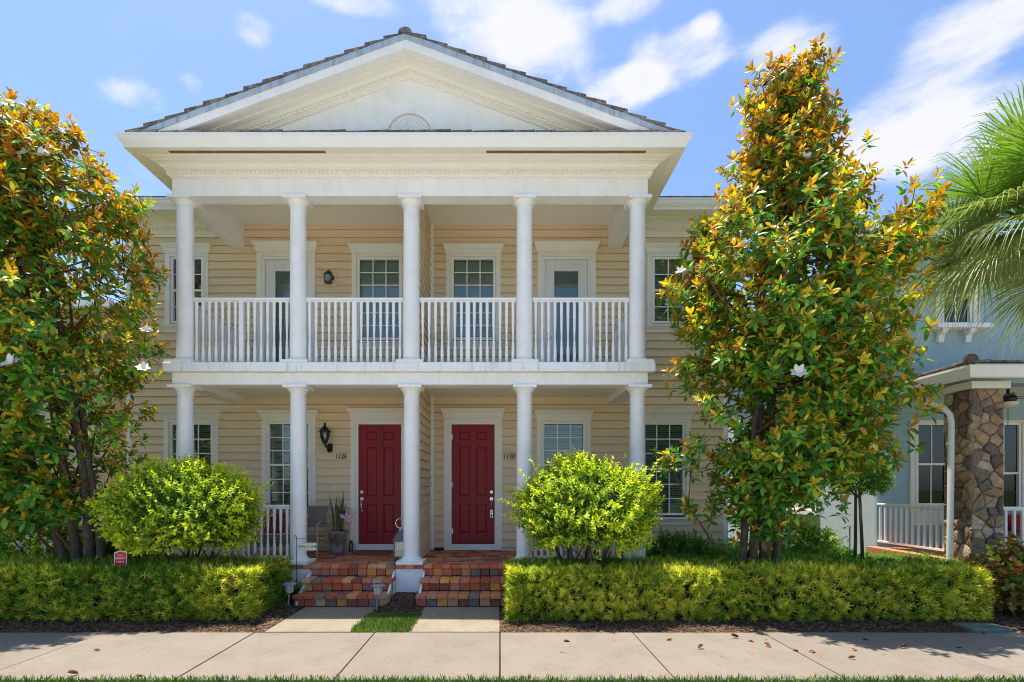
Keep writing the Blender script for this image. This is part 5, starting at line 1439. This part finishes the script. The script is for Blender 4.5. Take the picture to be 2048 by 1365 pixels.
# bushes further back
sprig_shrub((5.60, 9.9, .05), (5.60, 9.9, .72), (.80, .6, .58), 'low rounded light green bush at the foot of the pale wall', 620, leaf=.07, bright=(.50, .58, .10), stems=4, name='rounded_bush', seed=8)
sprig_shrub((3.35, 9.75, .05), (3.35, 9.75, .60), (.72, .35, .45), 'small dark leafed shrub under the tall corner window', 260, leaf=.075, bright=(.22, .36, .04), mid=(.12, .25, .03), stems=4, name='leafy_shrub', seed=9)
sprig_shrub((-7.55, 8.75, .05), (-7.75, 8.6, .95), (.95, .5, .60), 'light green shrub behind the hedge at the foot of the broad magnolia', 520, leaf=.07, bright=(.62, .66, .08), stems=4, name='leafy_shrub', seed=10)
sprig_shrub((-6.45, 8.85, .05), (-6.45, 8.85, .85), (.75, .45, .45), 'dark green shrub beside the magnolia trunk behind the hedge', 320, leaf=.085, bright=(.20, .36, .04), mid=(.11, .25, .03), stems=4, name='leafy_shrub', seed=13)
sea = leaf_template(.95, 'small', .1, .1)
sprig_shrub((7.15, 7.15, .03), (7.25, 7.25, .58), (.72, .55, .55), 'shrub with round green and red leaves past the end of the hedge', 260, leaf=.095, bright=(.28, .46, .05), mid=(.36, .09, .04), dark=(.08, .18, .03), stems=4, name='round_leafed_shrub', seed=14, per=(5, 9), tpl=sea)
def standard_tree():
    b = (6.55, 9.5, .05)
    t = sprig_shrub(b, (6.55, 9.5, 2.08), (.58, .5, .50), 'small clipped standard tree on two thin trunks by the blue house', 560, leaf=.062, bright=(.34, .46, .08), mid=(.15, .28, .04), stems=0, name='standard_tree', seed=15, cat='tree')
    for x0, x1 in ((6.47, 6.50), (6.64, 6.56)):
        MB().tube([(x0, 9.5, .02), ((x0 + x1) / 2 + .01, 9.5, .9), (x1, 9.5, 1.9)], [.032, .028, .024], 8).build('trunk', 'bark', t, smooth=True, angle=180)
    mb = MB()
    for k in range(10):
        a = k * .63; mb.tube([(6.53, 9.5, 1.65), (6.53 + .2 * math.cos(a), 9.5 + .2 * math.sin(a), 1.9), (6.55 + .42 * math.cos(a), 9.5 + .38 * math.sin(a), 2.15)], [.014, .01, .005], 5)
    mb.build('branches', 'twig', t)['kind'] = 'stuff'
standard_tree()

def hedge(x0, x1, y0, y1, h, label, seed, dens=600, back=None):
    """clipped hedge of narrow leaved whorls"""
    global RNG
    RNG = np.random.default_rng(seed); random.seed(seed)
    t = thing('clipped_hedge', label, 'hedge', ((x0 + x1) / 2, (y0 + y1) / 2, 0), 'clipped hedges along the sidewalk')
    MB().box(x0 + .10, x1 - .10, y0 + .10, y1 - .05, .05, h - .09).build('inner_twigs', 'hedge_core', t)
    nf = int((x1 - x0) * (h - .08) * dens); nt = int((x1 - x0) * (y1 - y0) * dens * .62); ne = int((y1 - y0) * h * dens * .8)
    def rows(n, f): return np.stack(f(n), 1)
    F = np.stack([RNG.uniform(x0, x1, nf), np.full(nf, y0), .05 + (h - .05) * RNG.uniform(0, 1, nf)], 1); NF = np.tile([0, -1, .25], (nf, 1))
    Tp = np.stack([RNG.uniform(x0, x1, nt), y0 + (y1 - y0) * RNG.uniform(0, 1, nt) ** 1.4, np.full(nt, h)], 1); NT = np.tile([0, -.15, 1.0], (nt, 1))
    E = []; NE = []
    for xe, s in ((x0, -1), (x1, 1)):
        E.append(np.stack([np.full(ne, xe), RNG.uniform(y0, y1, ne), .05 + (h - .05) * RNG.uniform(0, 1, ne)], 1)); NE.append(np.tile([s, -.1, .3], (ne, 1)))
    pos = np.concatenate([F, Tp] + E); nrm = unit(np.concatenate([NF, NT] + NE).astype(float)); n = len(pos)
    # rounded edges and a wavy face
    edge_f = np.clip((pos[:, 2] - (h - .12)) / .12, 0, 1) * np.clip(1 - (pos[:, 1] - y0) / .12, 0, 1)
    pos[:, 1] += edge_f * .05; pos[:, 2] -= edge_f * .03
    under = np.clip((.22 - pos[:, 2]) / .14, 0, 1); pos[:, 1] += under * .035 * (pos[:, 1] < y0 + .05)
    pos += nrm * (lump(pos, 3.2, seed) * .028 + lump(pos, 9, seed) * .014 + RNG.normal(0, .014, n))[:, None]
    pos -= nrm * (RNG.uniform(0, 1, n) ** 2 * .12)[:, None]
    ax = unit(nrm + np.array([0, 0, .35]) + RNG.normal(0, .38, (n, 3)))
    k = RNG.integers(9, 14, n); idx = np.repeat(np.arange(n), k); m = len(idx)
    phi = np.concatenate([np.arange(a) * 2.4 + RNG.uniform(0, 6) for a in k]); q = np.concatenate([np.arange(a) / a for a in k])
    A = ax[idx]; r1 = unit(np.cross(A, np.tile([.3, .5, .81], (m, 1)))); r2 = np.cross(A, r1)
    side = r1 * np.cos(phi)[:, None] + r2 * np.sin(phi)[:, None]; tilt = R(20) + q * R(65) + RNG.normal(0, .15, m)
    d = unit(A * np.cos(tilt)[:, None] + side * np.sin(tilt)[:, None])
    p = pos[idx] - A * (.05 * q)[:, None]
    front = (nrm[:, 1] < -.5).astype(float)
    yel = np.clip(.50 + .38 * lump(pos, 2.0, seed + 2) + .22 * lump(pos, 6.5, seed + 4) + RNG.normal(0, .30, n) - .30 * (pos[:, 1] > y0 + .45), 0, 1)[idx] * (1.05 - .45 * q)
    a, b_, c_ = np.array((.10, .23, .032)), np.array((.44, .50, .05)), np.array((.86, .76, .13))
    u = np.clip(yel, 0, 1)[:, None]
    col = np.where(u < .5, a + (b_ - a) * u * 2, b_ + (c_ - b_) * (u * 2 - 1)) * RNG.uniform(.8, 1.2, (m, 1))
    dead = (RNG.uniform(0, 1, n) < .02)[idx]; col[dead] = (.30, .16, .06)
    size = RNG.uniform(.05, .09, m)
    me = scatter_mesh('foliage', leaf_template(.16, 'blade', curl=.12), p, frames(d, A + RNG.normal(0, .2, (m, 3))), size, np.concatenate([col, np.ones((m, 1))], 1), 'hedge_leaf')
    add_mesh('foliage', me, t, 'stuff')
    return t
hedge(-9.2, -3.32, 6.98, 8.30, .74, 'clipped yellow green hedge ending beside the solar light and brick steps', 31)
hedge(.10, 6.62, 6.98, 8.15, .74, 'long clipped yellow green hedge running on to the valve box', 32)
def ground_cover(x0, x1, y0, y1, h, n, label, seed, col=((.05, .13, .025), (.14, .29, .04))):
    global RNG
    RNG = np.random.default_rng(seed)
    pos = np.stack([RNG.uniform(x0, x1, n), RNG.uniform(y0, y1, n), np.full(n, h)], 1); pos[:, 2] *= (.75 + .25 * lump(pos, 2.3, seed) + RNG.uniform(-.2, .15, n))
    k = 9; idx = np.repeat(np.arange(n), k); m = n * k; phi = np.tile(np.arange(k) * 2.4, n) + np.repeat(RNG.uniform(0, 6, n), k)
    d = unit(np.stack([np.cos(phi), np.sin(phi), RNG.uniform(.1, 1.1, m)], 1)); p = pos[idx] - np.stack([np.zeros(m), np.zeros(m), RNG.uniform(0, h * .4, m)], 1)
    u = RNG.uniform(0, 1, (m, 1)); cc = np.array(col[0]) * (1 - u) + np.array(col[1]) * u
    me = scatter_mesh('ground_cover', leaf_template(.26, 'blade', curl=.2), p, frames(d, np.tile([0, 0, 1.], (m, 1)) + RNG.normal(0, .3, (m, 3))), RNG.uniform(.06, .11, m), np.concatenate([cc, np.ones((m, 1))], 1), 'hedge_leaf')
    o = add_mesh('ground_cover', me, None, 'stuff'); o['label'] = label
    return o
ground_cover(2.4, 5.2, 8.1, 9.9, .82, 2300, 'fresh green ground cover behind the long hedge', 41, ((.09, .24, .03), (.22, .46, .05)))
ground_cover(5.0, 8.05, 8.1, 10.9, .66, 2900, 'dark green ground cover at the foot of the blue house', 42)
ground_cover(8.0, 10.5, 7.3, 8.9, .50, 900, 'green ground cover in front of the stone pillar', 45, ((.10, .24, .03), (.28, .45, .05)))
ground_cover(4.7, 8.25, 10.9, 14.5, .40, 1500, 'low green ground cover in the gap between the two houses', 46)
ground_cover(-10.5, -5.4, 8.3, 9.4, .66, 2000, 'dark green ground cover round the magnolia trunk', 43)
ground_cover(-3.6, -3.12, 8.1, 8.5, .40, 60, 'green tuft of ground cover beside the white porch pier', 44)

# ---- palm
def palm():
    global RNG
    RNG = np.random.default_rng(55); random.seed(55)
    bx, by, cz = 7.78, 7.2, 5.5
    t = thing('sabal_palm', 'fan palm with drooping fronds in front of the blue house', 'palm', (bx, by, 0))
    MB().tube([(bx + .1, by, 0), (bx + .04, by, 2.0), (bx, by, cz)], [.20, .17, .15], 14).build('trunk', 'bark', t, smooth=True, angle=180)
    nfr = 46
    for k in range(nfr):
        az = k * 2.399 + random.uniform(-.2, .2); el = R(72) - (k / nfr) ** .9 * R(100) + random.uniform(-.12, .12)
        h = Vector((math.cos(az) * math.cos(el), math.sin(az) * math.cos(el), math.sin(el)))
        pl = random.uniform(.7, 1.1) ; c0 = Vector((bx, by, cz)) + Vector((math.cos(az), math.sin(az), .3)) * .1
        hub = c0 + h * pl + Vector((0, 0, -.10 * pl))
        b = MB(); b.tube([c0, c0.lerp(hub, .5) + Vector((0, 0, .06)), hub], [.022, .016, .012], 5)
        fr = b.build('frond', 'palm_stalk', t)
        # blade segments fan out from the hub along a bent rib
        ns = 66; ang = np.linspace(-R(128), R(128), ns) + RNG.normal(0, .02, ns)
        f = np.array(h); f[2] -= .25; f = unit(f[None])[0]; s = unit(np.cross(f, [0, 0, 1.0])[None])[0]; n_ = np.cross(s, f)
        droopy = max(0, (k / nfr - .25)) 
        P, Fm, S, Tn = [], [], [], []
        V = []; Fc = []; TI = []
        for a in ang:
            L = random.uniform(.95, 1.2) * (.98 - .18 * abs(a) / R(128)); wv = .0145
            d = f * math.cos(a) + s * math.sin(a) + n_ * (.10 + .18 * abs(math.sin(a)))
            d = d / np.linalg.norm(d); sd = np.cross(d, n_); sd /= np.linalg.norm(sd)
            root = np.array(hub) + f * .16 * max(0, math.cos(a)); st = len(V)
            for i in range(6):
                q = i / 5; drop = (.06 + .35 * random.random() * droopy + .55 * droopy) * q ** 2.4 * L
                c = root + d * L * q * (1 - .12 * q * droopy) + np.array([0, 0, -drop - (.16 * L if q == 1 else 0) * .9])
                w = wv * (.35 + 1.5 * q if q < .4 else .95 * (1.04 - q) / .6) * (1 if q < .95 else .1)
                V += [tuple(c - sd * w), tuple(c + n_ * -.006), tuple(c + sd * w)]
                g = np.array((.16, .28, .035)) if k < 22 else np.array((.22, .29, .055))
                dry = np.array((.42, .42, .20)); u = np.clip((q - .62) * 1.2 * (.35 + droopy) + (random.random() < .08) * .4, 0, .85)
                cc = (g * (1 - u) + dry * u) * random.uniform(.85, 1.15); TI += [(*cc, 1)] * 3
            for i in range(5):
                o = st + i * 3; Fc += [(o, o + 1, o + 4, o + 3), (o + 1, o + 2, o + 5, o + 4)]
        me = bpy.data.meshes.new('blades'); me.from_pydata(V, [], Fc); at = me.color_attributes.new('tint', 'FLOAT_COLOR', 'POINT'); at.data.foreach_set('color', np.array(TI, dtype=np.float32).reshape(-1))
        me.polygons.foreach_set('use_smooth', [True] * len(me.polygons)); me.materials.append(MATS['palm_blade']); me.update()
        o = bpy.data.objects.new('blades', me); C.objects.link(o); o.parent = fr; o.location = -WL[fr.name]
mat('palm_stalk', (.16, .19, .04), .5, .4)
palm()

# ---- grass, mulch chips, fallen leaves
def grass(name, x0, x1, y0, y1, n, hmin, hmax, label, seed, z=-.02, fringe=0):
    global RNG
    RNG = np.random.default_rng(seed)
    pos = np.stack([RNG.uniform(x0, x1, n), RNG.uniform(y0, y1, n), np.full(n, z)], 1)
    d = unit(np.stack([RNG.normal(0, .42, n), RNG.normal(0, .42, n), np.ones(n)], 1))
    u = np.clip(RNG.uniform(0, 1, n) + .3 * lump(pos, 4, seed), 0, 1)[:, None]
    col = np.array((.04, .10, .015)) * (1 - u) + np.array((.16, .26, .03)) * u; dr = RNG.uniform(0, 1, n) < .06; col[dr] = (.30, .25, .10)
    me = scatter_mesh(name, leaf_template(.13, 'blade', curl=.3), pos, frames(d, rnd_dir(n)), RNG.uniform(hmin, hmax, n), np.concatenate([col, np.ones((n, 1))], 1), 'grass_blade')
    o = add_mesh(name, me, None, 'stuff'); o['label'] = label; return o
grass('grass', -6.2, 6.2, 4.22, 4.985, 30000, .04, .085, 'strip of mown grass along the front of the sidewalk', 61)
grass('grass', -1.905, -1.14, 6.575, 7.50, 6200, .03, .085, 'small patch of grass between the two walks', 62)
def chips(name, rects, n, label, seed):
    global RNG
    RNG = np.random.default_rng(seed)
    ar = np.array([(b - a) * (d - c) for a, b, c, d in rects]); w = RNG.choice(len(rects), n, p=ar / ar.sum()); rc = np.array(rects)[w]
    pos = np.stack([RNG.uniform(rc[:, 0], rc[:, 1]), RNG.uniform(rc[:, 2], rc[:, 3]), np.zeros(n)], 1)
    s = np.clip((pos[:, 1] - np.where(rc[:, 2] > 7.3, 7.40, 6.59)) / .9, 0, 1); e = np.clip(np.minimum(np.abs(pos[:, 0] + 2.985), np.abs(pos[:, 0] + .004)) / .35, 0, 1); e = np.where(rc[:, 2] > 7.3, np.clip(np.minimum(pos[:, 0] + 1.89, -1.155 - pos[:, 0]) / .18, 0, 1), e)
    pos[:, 2] = -.03 + .03 * (1 - e) + .13 * s * s * (3 - 2 * s) * e * e + RNG.uniform(-.004, .012, n)
    th = RNG.uniform(0, 6.28, n); d = np.stack([np.cos(th), np.sin(th), RNG.normal(0, .22, n)], 1)
    u = RNG.uniform(0, 1, (n, 1)) ** 1.7; col = np.array((.055, .033, .022)) * (1 - u) + np.array((.22, .14, .085)) * u
    me = scatter_mesh(name, leaf_template(.38, 'chip'), pos, frames(d, np.tile([0, 0, 1.], (n, 1)) + RNG.normal(0, .25, (n, 3))), RNG.uniform(.018, .055, n), np.concatenate([col, np.ones((n, 1))], 1), 'bark_chip')
    o = add_mesh(name, me, None, 'stuff'); o['label'] = label
chips('mulch', [(-7.5, -3.0, 6.6, 7.15), (.01, 7.6, 6.6, 7.15), (-3.35, -3.0, 7.1, 8.6), (6.5, 7.6, 7.1, 7.9), (0.0, .18, 7.1, 7.9)], 17000, 'brown bark mulch along the foot of the hedges', 71)
chips('mulch', [(-1.88, -1.165, 7.42, 8.59)], 2600, 'brown bark mulch between the brick steps', 72)

random.seed(91)
dl = []
for k in range(4):
    V, F = leaf_template(.42, 'broad', random.choice((.5, .9, -.4)), random.choice((.15, -.35, .3)))
    me = bpy.data.meshes.new('fallen_leaf'); me.from_pydata([tuple(v * .11) for v in V], [], F); me.materials.append(MATS['dry_leaf'])
    me.polygons.foreach_set('use_smooth', [True] * len(me.polygons)); dl.append(me)
spots = [(139, 1268), (212, 1289), (187, 1302), (12, 1289), (158, 1349), (1345, 1280), (1395, 1299), (1478, 1276), (1495, 1282), (1482, 1290), (1508, 1305), (1535, 1280), (1543, 1296), (1583, 1302), (1640, 1306), (1630, 1304), (1695, 1317), (1712, 1300), (1738, 1282), (1748, 1288), (1722, 1272), (1798, 1297), (1764, 1309), (1962, 1300), (1925, 1298), (270, 1355), (1119, 1305), (1126, 1284), (1970, 1270)]
for px, py in spots:
    y = 1.818 * 1040 / (py - 978); x = (px - 1000) / 1040 * y
    o = link('fallen_leaf', random.choice(dl), None, (x, y, .008), (random.uniform(-.12, .12), random.uniform(-.1, .1), random.uniform(0, 6.28)))
    s = random.uniform(.55, 1.05); o.scale = (s, s, s)
    tag(o, 'dry brown magnolia leaf fallen on the sidewalk', 'leaf', 'dry leaves fallen on the sidewalk')
